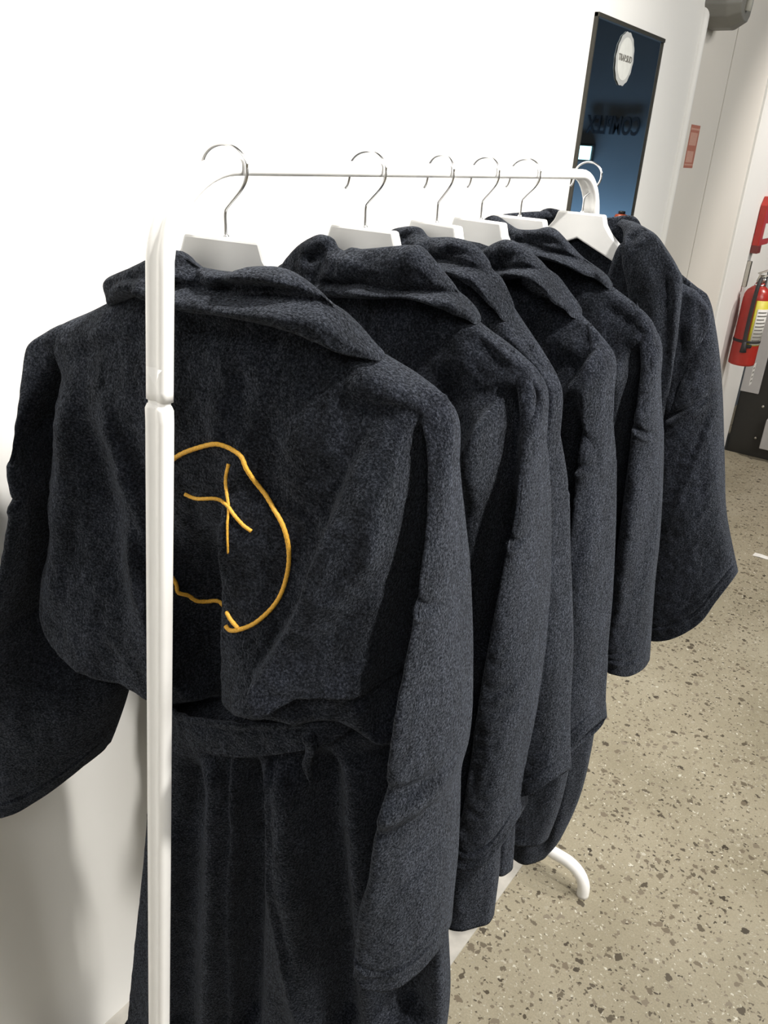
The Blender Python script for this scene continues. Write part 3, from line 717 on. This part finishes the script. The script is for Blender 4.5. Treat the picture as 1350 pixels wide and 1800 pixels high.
back_robe(1, [(760, 520), (836, 571), (875, 600), (914, 634), (934, 662)],
          [(942, 700), (940, 771), (932, 860), (922, 950), (905, 1060), (880, 1180), (862, 1262)],
          [('v', [(905, 672), (899, 780), (886, 900), (868, 1030), (850, 1150)], 0.055, 0.016, 0.1, 0.1, 0.02), ('s', [(880, 676), (850, 730), (801, 815), (770, 880)], 0.030, 0.09, 0.3, 0.4), ('r', [(866, 700), (856, 830), (842, 950), (828, 1080), (815, 1180)], 0.026, 0.030, 0.1, 0.0),
           ('r', [(800, 560), (850, 600), (900, 640)], 0.006, 0.014), ('v', [(790, 590), (840, 630), (880, 668)], 0.006, 0.008), ('v', [(770, 640), (785, 720), (775, 800)], 0.008, 0.02)],
          [(481, 473), (505, 458), (520, 440), (541, 421), (561, 412), (578, 417), (586, 432), (600, 441), (615, 435), (632, 438), (679, 434), (710, 431), (735, 434), (760, 462), (800, 512), (831, 545), (838, 564)],
          [(485, 500), (530, 515), (575, 521), (662, 526), (713, 525), (767, 536), (818, 558), (836, 570)],
          [('S', [(560, 500), (586, 503), (633, 503), (677, 514), (749, 518), (800, 528), (830, 555)], 0.014, 0.04, 0.05, 0.1, 0.04), ('s', [(612, 436), (604, 470), (600, 505)], 0.010, 0.03, 0.2, 0.3, 0.04), ('v', [(560, 498), (586, 502), (633, 502), (677, 513), (749, 517), (800, 526), (828, 552)], 0.014, 0.006, 0.05, 0.1), ('v', [(530, 470), (545, 452), (565, 440), (584, 434)], 0.010, 0.007), ('r', [(600, 517), (680, 519), (750, 525), (805, 542)], 0.008, 0.009), ('v', [(545, 500), (556, 470), (574, 450)], 0.008, 0.008), ('r', [(650, 450), (700, 470), (740, 492)], 0.004, 0.014)],
          [(885, 616), (912, 710), (917, 780), (909, 893), (894, 967), (875, 1065), (855, 1172), (841, 1261), (830, 1335), (818, 1409), (802, 1461), (798, 1486)],
          [(925, 648), (937, 665), (944, 698), (953, 771), (960, 845), (961, 918), (959, 1016), (956, 1100), (954, 1150), (948, 1206), (941, 1261), (931, 1317), (919, 1387), (915, 1437)],
          [(798, 1486), (812, 1506), (840, 1506), (874, 1488), (897, 1464), (915, 1437)], [(885, 616), (908, 634), (925, 648)],
          ([('v', [(855, 1215), (900, 1205), (950, 1185)], 0.006, 0.008), ('v', [(860, 1240), (890, 1250), (935, 1238)], 0.004, 0.008), ('r', [(930, 1000), (920, 1150), (890, 1350)], 0.006, 0.014), ('v', [(948, 960), (940, 1100), (925, 1250)], 0.005, 0.008)], [(900, 908), (930, 914), (966, 906)]),
          [(0.20, 0.98), (0.235, 0.80), (0.262, 0.66), (0.268, 0.54)], 0.54, 21)
back_robe(2, [(850, 520), (893, 563), (914, 595), (933, 625), (948, 652)],
          [(950, 700), (945, 771), (935, 860), (925, 950), (915, 1060), (905, 1180)],
          [('r', [(860, 560), (900, 610), (935, 660)], 0.006, 0.014), ('v', [(850, 600), (885, 640), (910, 680)], 0.006, 0.01)],
          [(640, 445), (685, 428), (692, 410), (703, 400), (727, 398), (736, 409), (748, 417), (787, 417), (816, 426), (840, 448), (855, 478), (875, 507), (889, 536), (893, 560)],
          [(655, 478), (720, 480), (767, 482), (811, 488), (850, 510), (880, 536), (892, 566)],
          [('S', [(735, 457), (760, 458), (790, 464), (830, 480), (860, 500), (882, 530)], 0.014, 0.04, 0.1, 0.1, 0.04), ('s', [(750, 418), (742, 440), (738, 460)], 0.008, 0.03, 0.2, 0.3, 0.04), ('v', [(735, 455), (760, 456), (790, 462), (830, 478), (860, 498), (881, 526)], 0.013, 0.006, 0.1, 0.1), ('v', [(775, 440), (815, 450), (845, 470)], 0.006, 0.005), ('r', [(760, 470), (811, 476), (850, 498)], 0.006, 0.008), ('v', [(700, 425), (715, 412), (733, 410)], 0.008, 0.006)],
          [(916, 603), (928, 700), (925, 780), (918, 893), (910, 967), (905, 1065), (900, 1172), (897, 1261), (895, 1335), (893, 1380)],
          [(942, 644), (950, 658), (956, 685), (964, 747), (977, 845), (985, 967), (989, 1065), (991, 1150), (987, 1270), (982, 1372)],
          [(893, 1380), (920, 1388), (950, 1388), (982, 1372)], [(916, 603), (930, 624), (942, 644)],
          ([('r', [(965, 800), (974, 950), (975, 1150), (968, 1300)], 0.008, 0.012), ('v', [(950, 1350), (970, 1352), (984, 1345)], 0.003, 0.004, 0, 0)], [(930, 850), (960, 858), (985, 850)]),
          [(0.19, 0.98), (0.225, 0.80), (0.255, 0.66), (0.266, 0.57)], 0.57, 41, 0.015, (0.013, 0.035), 0.008)
back_robe(3, [(960, 510), (1012, 556), (1031, 575), (1050, 596)],
          [(1056, 640), (1052, 700), (1046, 790), (1038, 880), (1024, 980), (1010, 1080), (998, 1180)],
          [('v', [(1034, 625), (1024, 720), (1010, 820), (997, 920), (986, 1020)], 0.050, 0.014, 0.35, 0.1, 0.02), ('s', [(1036, 598), (1004, 655), (965, 722), (945, 770)], 0.030, 0.08, 0.3, 0.4), ('r', [(1016, 650), (1004, 750), (990, 860), (978, 960)], 0.022, 0.022, 0.15, 0.1), ('r', [(975, 540), (1010, 570), (1040, 600)], 0.006, 0.012), ('v', [(965, 560), (995, 590), (1020, 612)], 0.006, 0.008), ('r', [(950, 600), (985, 620), (1010, 640)], 0.004, 0.008)],
          [(785, 436), (843, 440), (870, 426), (889, 421), (914, 434), (943, 460), (972, 497), (992, 522), (1009, 541), (1012, 554)],
          [(795, 482), (870, 494), (914, 489), (953, 498), (982, 525), (1007, 549), (1012, 560)],
          [('S', [(850, 480), (880, 477), (913, 474), (950, 481), (975, 504), (999, 532)], 0.014, 0.04, 0.1, 0.1, 0.04), ('v', [(855, 478), (880, 476), (913, 474), (950, 480), (975, 503), (998, 530)], 0.011, 0.006, 0.1, 0.1), ('r', [(870, 484), (914, 481), (953, 489), (985, 516)], 0.006, 0.008), ('v', [(880, 445), (920, 452), (950, 472)], 0.006, 0.008), ('v', [(870, 462), (900, 455)], 0.005, 0.006)],
          [(1020, 568), (1037, 640), (1033, 722), (1019, 805), (1007, 918), (994, 1016), (989, 1099), (985, 1180), (984, 1260), (984, 1328)],
          [(1046, 594), (1053, 606), (1058, 630), (1061, 690), (1065, 760), (1069, 810), (1069, 869), (1067, 967), (1063, 1065), (1056, 1150), (1055, 1187), (1051, 1242), (1048, 1280)],
          [(984, 1328), (1007, 1315), (1030, 1296), (1048, 1280)], [(1020, 568), (1033, 579), (1046, 594)],
          ([('r', [(1046, 840), (1040, 960), (1032, 1100), (1022, 1240)], 0.008, 0.016), ('v', [(992, 1044), (1020, 1052), (1062, 1040)], 0.004, 0.006), ('v', [(992, 1300), (1015, 1287), (1046, 1258)], 0.002, 0.003, 0, 0), ('v', [(1020, 830), (1012, 940), (1004, 1020)], 0.006, 0.008)], [(1010, 800), (1040, 806), (1074, 798)]),
          [(0.20, 0.98), (0.25, 0.82), (0.272, 0.70), (0.272, 0.60), (0.262, 0.52)], 0.51, 61, 0.02, (0.013, 0.040), 0.018)
back_robe(4, [(1040, 478), (1080, 510), (1109, 532), (1134, 556), (1147, 576)],
          [(1153, 620), (1148, 690), (1140, 760), (1132, 840), (1120, 950), (1106, 1050), (1094, 1140)],
          [('v', [(1124, 590), (1110, 700), (1097, 800), (1082, 920), (1072, 1020)], 0.055, 0.014, 0.1, 0.1, 0.02), ('s', [(1120, 582), (1090, 622), (1062, 668), (1045, 700)], 0.024, 0.07, 0.3, 0.4), ('r', [(1100, 630), (1092, 730), (1080, 840), (1068, 940)], 0.018, 0.020, 0.15, 0.1), ('r', [(1050, 515), (1090, 530), (1130, 565)], 0.006, 0.012), ('v', [(1040, 540), (1075, 560), (1105, 585)], 0.006, 0.008)],
          [(836, 398), (850, 387), (862, 379), (874, 381), (890, 393), (905, 402), (925, 404), (943, 403), (960, 399), (975, 404), (993, 423), (1013, 447), (1040, 467), (1060, 483), (1073, 501)],
          [(850, 422), (900, 442), (957, 456), (980, 461), (1013, 474), (1047, 491), (1072, 508)],
          [('S', [(895, 427), (930, 432), (957, 443), (985, 450), (1013, 462), (1046, 480)], 0.014, 0.04, 0.1, 0.1, 0.04), ('v', [(895, 425), (930, 430), (957, 442), (985, 448), (1013, 460), (1045, 478)], 0.011, 0.005, 0.1, 0.1), ('v', [(905, 412), (940, 420), (975, 428), (1005, 446)], 0.006, 0.005), ('r', [(920, 440), (960, 449), (1013, 467)], 0.005, 0.006)],
          [(1108, 534), (1126, 630), (1122, 700), (1114, 742), (1105, 820), (1085, 967), (1072, 1060), (1066, 1120), (1065, 1179)],
          [(1142, 568), (1150, 582), (1155, 604), (1157, 649), (1159, 722), (1162, 760), (1162, 820), (1159, 893), (1154, 967), (1147, 1030), (1141, 1110), (1135, 1174)],
          [(1065, 1179), (1085, 1176), (1110, 1179), (1135, 1174)], [(1108, 534), (1126, 550), (1142, 568)],
          ([('r', [(1130, 790), (1115, 900), (1096, 1020), (1085, 1120)], 0.010, 0.012), ('v', [(1143, 780), (1136, 900), (1118, 1060)], 0.008, 0.010), ('v', [(1070, 1152), (1100, 1153), (1138, 1148)], 0.0025, 0.003, 0, 0), ('v', [(1100, 950), (1125, 960), (1150, 950)], 0.004, 0.006)], [(1105, 738), (1130, 744), (1168, 738)]),
          [(0.20, 0.98), (0.235, 0.82), (0.25, 0.66), (0.252, 0.5), (0.235, 0.38), (0.215, 0.32)], 0.32, 81, 0.02, (0.013, 0.038), 0.020)

# ---- robe six, front side towards the viewer
i = 5; fr = FR[i]; root = robe_root(i, ROBE_LABELS[i])
half = [[0.085, 1.405]] + fr.line([(1200, 496), (1222, 508), (1234, 520)], 0.01).tolist()
top = mirror(half)[::-1] + [[-0.06, 1.32], [0.0, 1.16], [0.06, 1.32]] + half
right = [half[-1]] + fr.line([(1246, 560), (1228, 630), (1205, 700), (1188, 760), (1175, 850), (1165, 950)], 0.03).tolist(); right.append([right[-1][0], 0.96])
left = mirror(right)
cloth('torso', root, top, [left[-1], (0, 0.94), right[-1]], left, right, lambda t: 0.022 + 0.015 * smoothstep(t / 0.3),
      [fl(fr, 'r', [(1215, 530), (1205, 600), (1180, 690), (1165, 760)], 0.008, 0.014), fl(fr, 'v', [(1200, 560), (1192, 640), (1178, 710)], 0.006, 0.008)], 0.014, 120, 120, 0.5, cap_top=0.05, cap_bot=0.05, wrinkle=0.003, seed=91, rearfold=0.0, rear=0.55)
bh = [[0.075, 1.42], [0.12, 1.395], [0.225, 1.335]]
br = [[0.225, 1.335], [0.215, 1.2], [0.2, 1.0]]
cloth('back_panel', root, mirror(bh)[::-1] + [[0, 1.415]] + bh, [[-0.2, 1.0], [0, 0.98], [0.2, 1.0]], mirror(br), br, 0.0045, (), -0.0135, 70, 70, 0.4, cap_top=0.06, cap_bot=0.06, wrinkle=0.003, seed=92)
ct = [[-0.105, 1.415], [-0.07, 1.440], [-0.02, 1.434], [0.03, 1.434], [0.08, 1.442], [0.105, 1.418]]; cb = [[-0.11, 1.375], [0, 1.36], [0.11, 1.378]]
cloth('collar', root, ct, cb, [ct[0], cb[0]], [ct[-1], cb[-1]], 0.009, (), -0.019, 80, 40, 0.45, cap_top=0.3, cap_bot=0.3, wrinkle=0.003, wscale=(22, 40), seed=93)
lin = fr.line([(1064, 396), (1084, 404), (1096, 425), (1098, 463), (1107, 507), (1114, 580), (1118, 660), (1108, 760)], 0.03).tolist()
lout = fr.line([(1074, 386), (1113, 395), (1149, 409), (1173, 439), (1193, 473), (1200, 500), (1192, 600), (1178, 693), (1152, 800)], 0.03).tolist()
LC = lambda s, t, U, Z: -0.020 + 0.056 * smoothstep(t / 0.16)
LF = [fl(fr, 'v', [(1096, 425), (1112, 420), (1128, 408), (1140, 404)], 0.008, 0.008), fl(fr, 'r', [(1120, 430), (1140, 500), (1148, 600), (1140, 700)], 0.008, 0.016),
      fl(fr, 'v', [(1160, 440), (1172, 520), (1168, 620), (1155, 710)], 0.006, 0.010), fl(fr, 'r', [(1180, 470), (1186, 540), (1180, 640)], 0.005, 0.008)]
cloth('lapel', root, [lin[0], lout[0]], [lin[-1], lout[-1]], lin, lout, 0.018, LF, LC, 60, 130, 0.45, cap_top=0.06, cap_bot=0.06, wrinkle=0.003, seed=94)
cloth('lapel', root, [mirror(lout)[0], mirror(lin)[0]], [mirror(lout)[-1], mirror(lin)[-1]], mirror(lout), mirror(lin), 0.018, (), LC, 40, 80, 0.45, cap_top=0.06, cap_bot=0.06, wrinkle=0.003, seed=95)
sf = [fl(fr, 's', [(1255, 700), (1220, 800), (1180, 900), (1150, 970)], 0.008, 0.06, 0.2, 0.3), fl(fr, 'r', [(1225, 590), (1205, 670), (1185, 730)], 0.005, 0.012),
      fl(fr, 'v', [(1286, 1000), (1240, 1050), (1190, 1078), (1140, 1094)], 0.002, 0.003, 0, 0), fl(fr, 'r', [(1250, 800), (1255, 900), (1262, 1000)], 0.006, 0.018)]
seam6 = [fl(fr, 'v', [(1168, 738), (1200, 722), (1240, 702), (1275, 690)], 0.0045, 0.0035, 0, 0), fl(fr, 'r', [(1170, 748), (1204, 732), (1242, 712), (1275, 700)], 0.003, 0.005, 0, 0)]
sleeve(5, root, [(1208, 500), (1214, 570), (1205, 640), (1186, 700), (1168, 740), (1156, 800), (1146, 880), (1141, 1000), (1138, 1125)],
       [(1238, 518), (1246, 532), (1252, 556), (1261, 615), (1267, 693), (1269, 747), (1271, 820), (1273, 893), (1281, 945), (1293, 1013)],
       [(1138, 1125), (1170, 1120), (1204, 1107), (1239, 1083), (1262, 1052), (1293, 1013)], [(1208, 500), (1224, 508), (1238, 518)], 0.02, 0.02, (0.013, 0.035), sf + seam6, 96, crumple=0.001, tilt=0.02, seam_t=None)
skirt(5, root, [(0.17, 0.98), (0.178, 0.8), (0.176, 0.6), (0.17, 0.42)], 0.42, 97, thick=0.040, cen=0.036)

# ------------------------------------------------------------------ wall mirror
def wall_pt(px, py, x=WX): return at_x(px, py, x)
my0, my1, mz0, mz1 = 2.155, 2.65, 0.20, 1.84
mir = thing('wall_mirror', 'tall dark-framed wall mirror behind the far end of the rack, reflecting a blue room', 'mirror', (WX, (my0 + my1) / 2, mz0))
def mbox(name, y0, y1, z0, z1, d0, d1, mat, bevel=0.0):
    yc = (my0 + my1) / 2
    return box(name, d0, d1, y0 - yc, y1 - yc, z0 - mz0, z1 - mz0, mat, mir, bevel)
mm, nt, b = new_mat('mirror_glass')
b.inputs['Metallic'].default_value = 1.0; b.inputs['Roughness'].default_value = 0.015
nt.links.new(ramp(nt, noise(nt, coords(nt), 4, 2), [(0.3, (0.62, 0.66, 0.68)), (0.7, (0.66, 0.70, 0.72))]), b.inputs['Base Color'])
fw = 0.007
mbox('glass', my0 + 0.004, my1 - 0.004, mz0 + 0.004, mz1 - 0.004, 0.001, 0.006, mm)
mbox('frame_stile', my0, my0 + fw, mz0, mz1, 0.0, 0.010, M['mirror_frame'], 0.001)
mbox('frame_stile', my1 - 0.006, my1, mz0, mz1, 0.0, 0.010, M['mirror_frame'], 0.001)
mbox('frame_rail', my0, my1, mz1 - 0.010, mz1, 0.0, 0.0125, M['mirror_frame'], 0.001)
mbox('frame_rail', my0, my1, mz0, mz0 + 0.012, 0.0, 0.0125, M['mirror_frame'], 0.001)
# round badge stuck on the glass
bc = wall_pt(1098, 104, WX + 0.008)
badge = thing('round_badge', 'round white badge with small grey lettering stuck high on the wall mirror', 'sign', tuple(bc))
rb = 0.062
def badge_disc(name, rad, d0, d1, mat, scallop=0.0, k=60):
    vs = []; 
    for d in (d0, d1):
        for j in range(k):
            a = 2 * math.pi * j / k; rr = rad * (1 + scallop * math.cos(14 * a))
            vs.append((d, rr * math.cos(a), rr * math.sin(a)))
    fs = [(j, (j + 1) % k, k + (j + 1) % k, k + j) for j in range(k)] + [tuple(range(k)), tuple(range(2 * k - 1, k - 1, -1))]
    return link_mesh(name, vs, fs, mat, badge, False)
badge_disc('rim', rb, 0.0, 0.0008, plain('badge_grey', (0.40, 0.41, 0.40), 0.6), 0.02)
badge_disc('face', rb * 0.80, 0.0008, 0.0014, plain('badge_white', (0.60, 0.61, 0.58), 0.6))
# lettering faces the room (+x): text x axis runs along +y, up along z
TXT = Matrix(((0, 0, 1, 0), (1, 0, 0, 0), (0, 1, 0, 0), (0, 0, 0, 1)))
letters('lettering', 'TRAP.SUD', 0.021, M['ink'], Matrix.Translation((0.0018, 0.0, 0.001)) @ TXT, badge)

# ------------------------------------------------------------------ things seen only in the mirror
def reflected(px, py, yplane):
    """Point on the plane y = yplane that the mirror shows at this place in the glass."""
    p = wall_pt(px, py, WX + 0.006); d = p - EYE; d[0] = -d[0]
    return p + d * ((yplane - p[1]) / d[1])
p = reflected(1078, 222, 8.98)
sign = letters('wall_lettering', 'COMPLEX', 0.125, plain('dark_sign_paint', (0.012, 0.016, 0.022), 0.5), Matrix.Translation((p[0], 8.97, p[2])) @ Matrix(((1, 0, 0, 0), (0, 0, -1, 0), (0, 1.9, 0, 0), (0, 0, 0, 1))), None, 0.01)
tag(sign, 'large dark letters on the blue wall, seen reversed in the mirror', 'sign')
p = reflected(1019, 268, 8.95)
glow, nt, b = new_mat('lit_sign_face')
b.inputs['Emission Color'].default_value = (0.55, 0.95, 1.0, 1); b.inputs['Emission Strength'].default_value = 3.0
nt.links.new(ramp(nt, noise(nt, coords(nt), 20, 2), [(0.3, (0.5, 0.8, 0.85)), (0.7, (0.6, 0.9, 0.95))]), b.inputs['Base Color'])
ex = thing('exit_light', 'small glowing pale cyan light on the blue wall, seen in the mirror', 'light', (p[0], 8.995, p[2]))
box('housing', -0.15, 0.15, -0.05, 0.0, -0.09, 0.09, M['black'], ex, 0.01)
box('lit_face', -0.125, 0.125, -0.056, -0.05, -0.065, 0.065, glow, ex)
l = bpy.data.lights.new('blue_wash', 'AREA'); l.energy = 110; l.color = (0.36, 0.62, 0.92); l.size = 2.5; l.size_y = 0.4; l.shape = 'RECTANGLE'
lo = bpy.data.objects.new('blue_wash', l); C.objects.link(lo); lo.location = (2.0, 8.5, 0.15)
lo.rotation_euler = (Vector((2.0, 9.0, 0.5)) - Vector(lo.location)).to_track_quat('-Z', 'Y').to_euler()

# ------------------------------------------------------------------ emergency lamp above the panel seam
q = at_x(1292, 20, -0.86)
lamp = thing('emergency_lamp', 'grey plastic emergency lamp high on the wall above the dark seam', 'wall lamp', (WX - 0.012, q[1], q[2]))
out = [(-0.075, 0.16), (-0.085, 0.01), (-0.060, -0.022), (0.0, -0.045), (0.060, -0.045), (0.085, -0.020), (0.095, 0.03), (0.085, 0.16)]
bm = bmesh.new()
f0 = [bm.verts.new((0.0, a * 1.1, z)) for a, z in out]; f1 = [bm.verts.new((0.075, a, z)) for a, z in out]; f2 = [bm.verts.new((0.115, a * 0.72, 0.03 + (z - 0.03) * 0.72)) for a, z in out]
for A_, B_ in ((f0, f1), (f1, f2)):
    for k in range(len(out)): bm.faces.new([A_[k], A_[(k + 1) % len(out)], B_[(k + 1) % len(out)], B_[k]])
bm.faces.new(f2); bm.faces.new(f0[::-1]); bmesh.ops.recalc_face_normals(bm, faces=bm.faces)
bmesh.ops.bevel(bm, geom=list(bm.edges), offset=0.004, segments=2, affect='EDGES', profile=0.5)
from_bm('housing', bm, M['grey_plastic'], lamp)
tube('lamp_tube', [(0.122, 0.0, 0.16), (0.122, -0.004, 0.07), (0.120, -0.006, 0.0)], 0.011, plain('pale_tube', (0.45, 0.45, 0.41), 0.4), lamp, 14)

# ------------------------------------------------------------------ sticker on the wall
c = wall_pt(1217, 258, WX - 0.010)
st = thing('wall_sticker', 'small faded red notice sticker on the greige wall left of the seam', 'sticker', (WX - 0.012, c[1], c[2]))
def sbox(name, y0, y1, z0, z1, d, mat): return box(name, 0.0004, d, y0, y1, z0, z1, mat, st)
sbox('backing', -0.052, 0.052, -0.068, 0.068, 0.001, M['orange_red'])
sbox('upper_print', -0.044, 0.036, 0.004, 0.044, 0.0016, M['salmon'])
sbox('lower_print', -0.044, 0.030, -0.050, -0.014, 0.0016, M['salmon'])
sbox('pale_line', -0.050, 0.050, 0.052, 0.058, 0.0016, M['salmon'])
sbox('pale_line', -0.050, 0.050, -0.060, -0.055, 0.0016, M['salmon'])

# ------------------------------------------------------------------ fire extinguisher on the pier
EXR = 0.062
e0 = at_x(1304, 640, WX + 0.085)
ext = thing('fire_extinguisher', 'red fire extinguisher with black hose and yellow label hung on the white pier', 'fire extinguisher', (WX + 0.080, e0[1], e0[2]))
H_ = 0.40
lathe('cylinder', [(EXR * 0.86, 0.0), (EXR * 0.98, 0.004), (EXR, 0.014), (EXR, H_ * 0.80), (EXR * 0.97, H_ * 0.85), (EXR * 0.82, H_ * 0.90), (EXR * 0.5, H_ * 0.945), (0.022, H_ * 0.955), (0.022, H_ * 0.985)], M['red'], ext, 40)
lathe('collar_ring', [(0.025, H_ * 0.955), (0.027, H_ * 0.965), (0.025, H_ * 0.975)], M['chrome'], ext, 24)
lathe('valve', [(0.018, H_ * 0.985), (0.020, H_ * 1.01), (0.016, H_ * 1.05), (0.014, H_ * 1.08)], M['steel'], ext, 20)
sweep('carry_handle', smooth_path([(0.0, -0.02, H_ * 1.06), (0.03, 0.01, H_ * 1.085), (0.07, 0.05, H_ * 1.10), (0.10, 0.08, H_ * 1.095)], 14), [(-0.011, -0.002), (0.011, -0.002), (0.011, 0.002), (-0.011, 0.002)], M['steel'], ext, up=(0.6, -0.6, 0))
sweep('squeeze_lever', smooth_path([(-0.01, -0.03, H_ * 1.10), (0.03, 0.01, H_ * 1.15), (0.07, 0.05, H_ * 1.18), (0.105, 0.085, H_ * 1.17)], 14), [(-0.010, -0.002), (0.010, -0.002), (0.010, 0.002), (-0.010, 0.002)], M['steel'], ext, up=(0.6, -0.6, 0))
lathe('gauge', [(0.012, 0.0), (0.014, 0.004), (0.014, 0.010), (0.010, 0.012)], M['chrome'], ext, 16, (0.016, -0.022, H_ * 1.02))
tube('hose', smooth_path([(0.004, -0.012, H_ * 1.04), (0.006, -0.046, H_ * 1.03), (0.006, -0.070, H_ * 0.95), (0.004, -0.074, H_ * 0.75), (0.004, -0.073, H_ * 0.45), (0.006, -0.073, H_ * 0.30)], 40), 0.0095, M['rubber'], ext, 12)
tube('nozzle', [(0.006, -0.073, H_ * 0.31), (0.008, -0.073, H_ * 0.25), (0.010, -0.073, H_ * 0.18)], 0.012, M['rubber'], ext, 12, scales=[0.8, 1.0, 1.35])
lathe('strap', [(EXR + 0.0005, H_ * 0.285), (EXR + 0.0025, H_ * 0.29), (EXR + 0.0025, H_ * 0.315), (EXR + 0.0005, H_ * 0.32)], M['rubber'], ext, 40)
box('strap_clip', 0.006, 0.040, -0.072, -0.048, H_ * 0.235, H_ * 0.275, M['black'], ext, 0.004)
def label_patch(name, a0, a1, z0, z1, off, mat):
    vs = []; n = 14
    for rr in (EXR + 0.0003, EXR + off):
        for z in (z0, z1):
            for j in range(n):
                a = math.radians(a0 + (a1 - a0) * j / (n - 1)); vs.append((rr * math.cos(a), rr * math.sin(a), z))
    f = []
    for j in range(n - 1):
        f += [(2 * n + j, 2 * n + j + 1, 3 * n + j + 1, 3 * n + j), (j, n + j, n + j + 1, j + 1), (n + j, 3 * n + j, 3 * n + j + 1, n + j + 1), (j, j + 1, 2 * n + j + 1, 2 * n + j)]
    f += [(0, 2 * n, 3 * n, n), (n - 1, 2 * n - 1, 4 * n - 1, 3 * n - 1)]
    return link_mesh(name, vs, f, mat, ext, True)
label_patch('label', -76, 10, H_ * 0.26, H_ * 0.80, 0.0010, M['yellow'])
label_patch('label_text_panel', -64, 8, H_ * 0.27, H_ * 0.70, 0.0016, M['paper'])
for k in range(9):
    z = H_ * (0.655 - 0.042 * k)
    label_patch('print_line', -58, (-12, 0, -20, -4, 0, -14, -2, -8, -18)[k], z, z + H_ * 0.014, 0.0020, M['ink'])
tg = box('inspection_tag', 0.060, 0.0615, 0.006, 0.052, -0.10, 0.01, M['paper'], ext)
for k in range(4): box('tag_print', 0.0615, 0.0619, 0.012, 0.046 - 0.006 * (k % 2), -0.085 + 0.022 * k, -0.076 + 0.022 * k, M['ink'], tg)
# wall hook the extinguisher hangs from
box('bracket', -0.079, -0.060, -0.012, 0.012, H_ * 0.92, H_ * 1.22, M['steel'], ext, 0.002)

# ------------------------------------------------------------------ red projecting sign above it
c = at_x(1343, 385, WX + 0.02)
sg = thing('fire_sign', 'red plastic sign with white print on the pier above the fire extinguisher', 'sign', (WX, c[1], c[2]))
prism('plate', [(-0.045, -0.12), (0.16, -0.12), (0.16, 0.10), (-0.01, 0.10), (-0.045, 0.06)], 0.03, M['red'], sg, 0.003, axis='x').location = (0.016, 0, 0)
box('lower_edge', 0.0, 0.034, -0.046, 0.02, -0.155, -0.118, M['red_dark'], sg, 0.003)
box('white_print', 0.031, 0.0325, 0.01, 0.14, -0.09, -0.02, M['paper'], sg)

# ------------------------------------------------------------------ black partition beyond the pier
cab = thing('black_partition', 'black panelled partition with a grey board and bolts beyond the fire extinguisher', 'partition', (WX + 0.4, 5.0, 0))
def cbox(name, x0, x1, y0, y1, z0, z1, mat, bevel=0.0): return box(name, x0 - (WX + 0.4), x1 - (WX + 0.4), y0 - 5.0, y1 - 5.0, z0, z1, mat, cab, bevel)
cbox('base_panel', WX + 0.005, 2.2, 4.95, 5.05, 0.0, 1.13, M['black'], 0.003)
def on_face(px, py, y=4.945): return at_y(px, py, y)
a = on_face(1299, 685); bq = on_face(1334, 690); 
cbox('grey_board', WX + 0.006, bq[0], 4.93, 4.949, a[2], 1.02, M['grey_panel'], 0.002)
a = on_face(1337, 785); 
cbox('white_box', a[0], a[0] + 0.25, 4.90, 4.949, a[2], a[2] + 0.17, M['grey_panel'], 0.004)
for (x, y) in ((1341, 715), (1328, 770)):
    p = on_face(x, y); lathe('bolt', [(0.008, -0.004), (0.008, 0.002), (0.005, 0.005)], M['steel'], cab, 12).matrix_local = Matrix.Translation((p[0] - (WX + 0.4), 4.949 - 5.0, p[2])) @ Matrix.Rotation(math.radians(90), 4, 'X')
p = reflected(1101, 380, 5.0)
red = thing('red_canister', 'small orange-red canister on the black partition, glimpsed in the mirror corner', 'canister', (p[0] + 0.03, 5.0, 1.13))
lathe('body', [(0.036, 0.0), (0.04, 0.005), (0.04, 0.075), (0.034, 0.088), (0.018, 0.092)], plain('orange_enamel', (0.5, 0.09, 0.03), 0.4), red, 24)
lathe('lid', [(0.02, 0.092), (0.02, 0.105), (0.016, 0.108)], M['black'], red, 20)

# ------------------------------------------------------------------ scrap of paper on the floor
d = ray(1337, 978); p = EYE + d * (-EYE[2] / d[2])
bm = bmesh.new(); vs = [bm.verts.new(v) for v in ((-0.03, -0.017, 0.0012), (0.0, -0.02, 0.004), (0.032, -0.014, 0.0012), (0.03, 0.018, 0.0012), (0.0, 0.015, 0.0045), (-0.028, 0.02, 0.0012))]
bm.faces.new([vs[0], vs[1], vs[4], vs[5]]); bm.faces.new([vs[1], vs[2], vs[3], vs[4]])
r_ = bmesh.ops.extrude_face_region(bm, geom=list(bm.faces))
for g in r_['geom']:
    if isinstance(g, bmesh.types.BMVert): g.co.z -= 0.001
bmesh.ops.recalc_face_normals(bm, faces=bm.faces)
sc = tag(from_bm('paper_scrap', bm, M['paper']), 'tiny white paper scrap lying on the speckled concrete floor', 'paper')
sc.location = (p[0], p[1], 0.0)
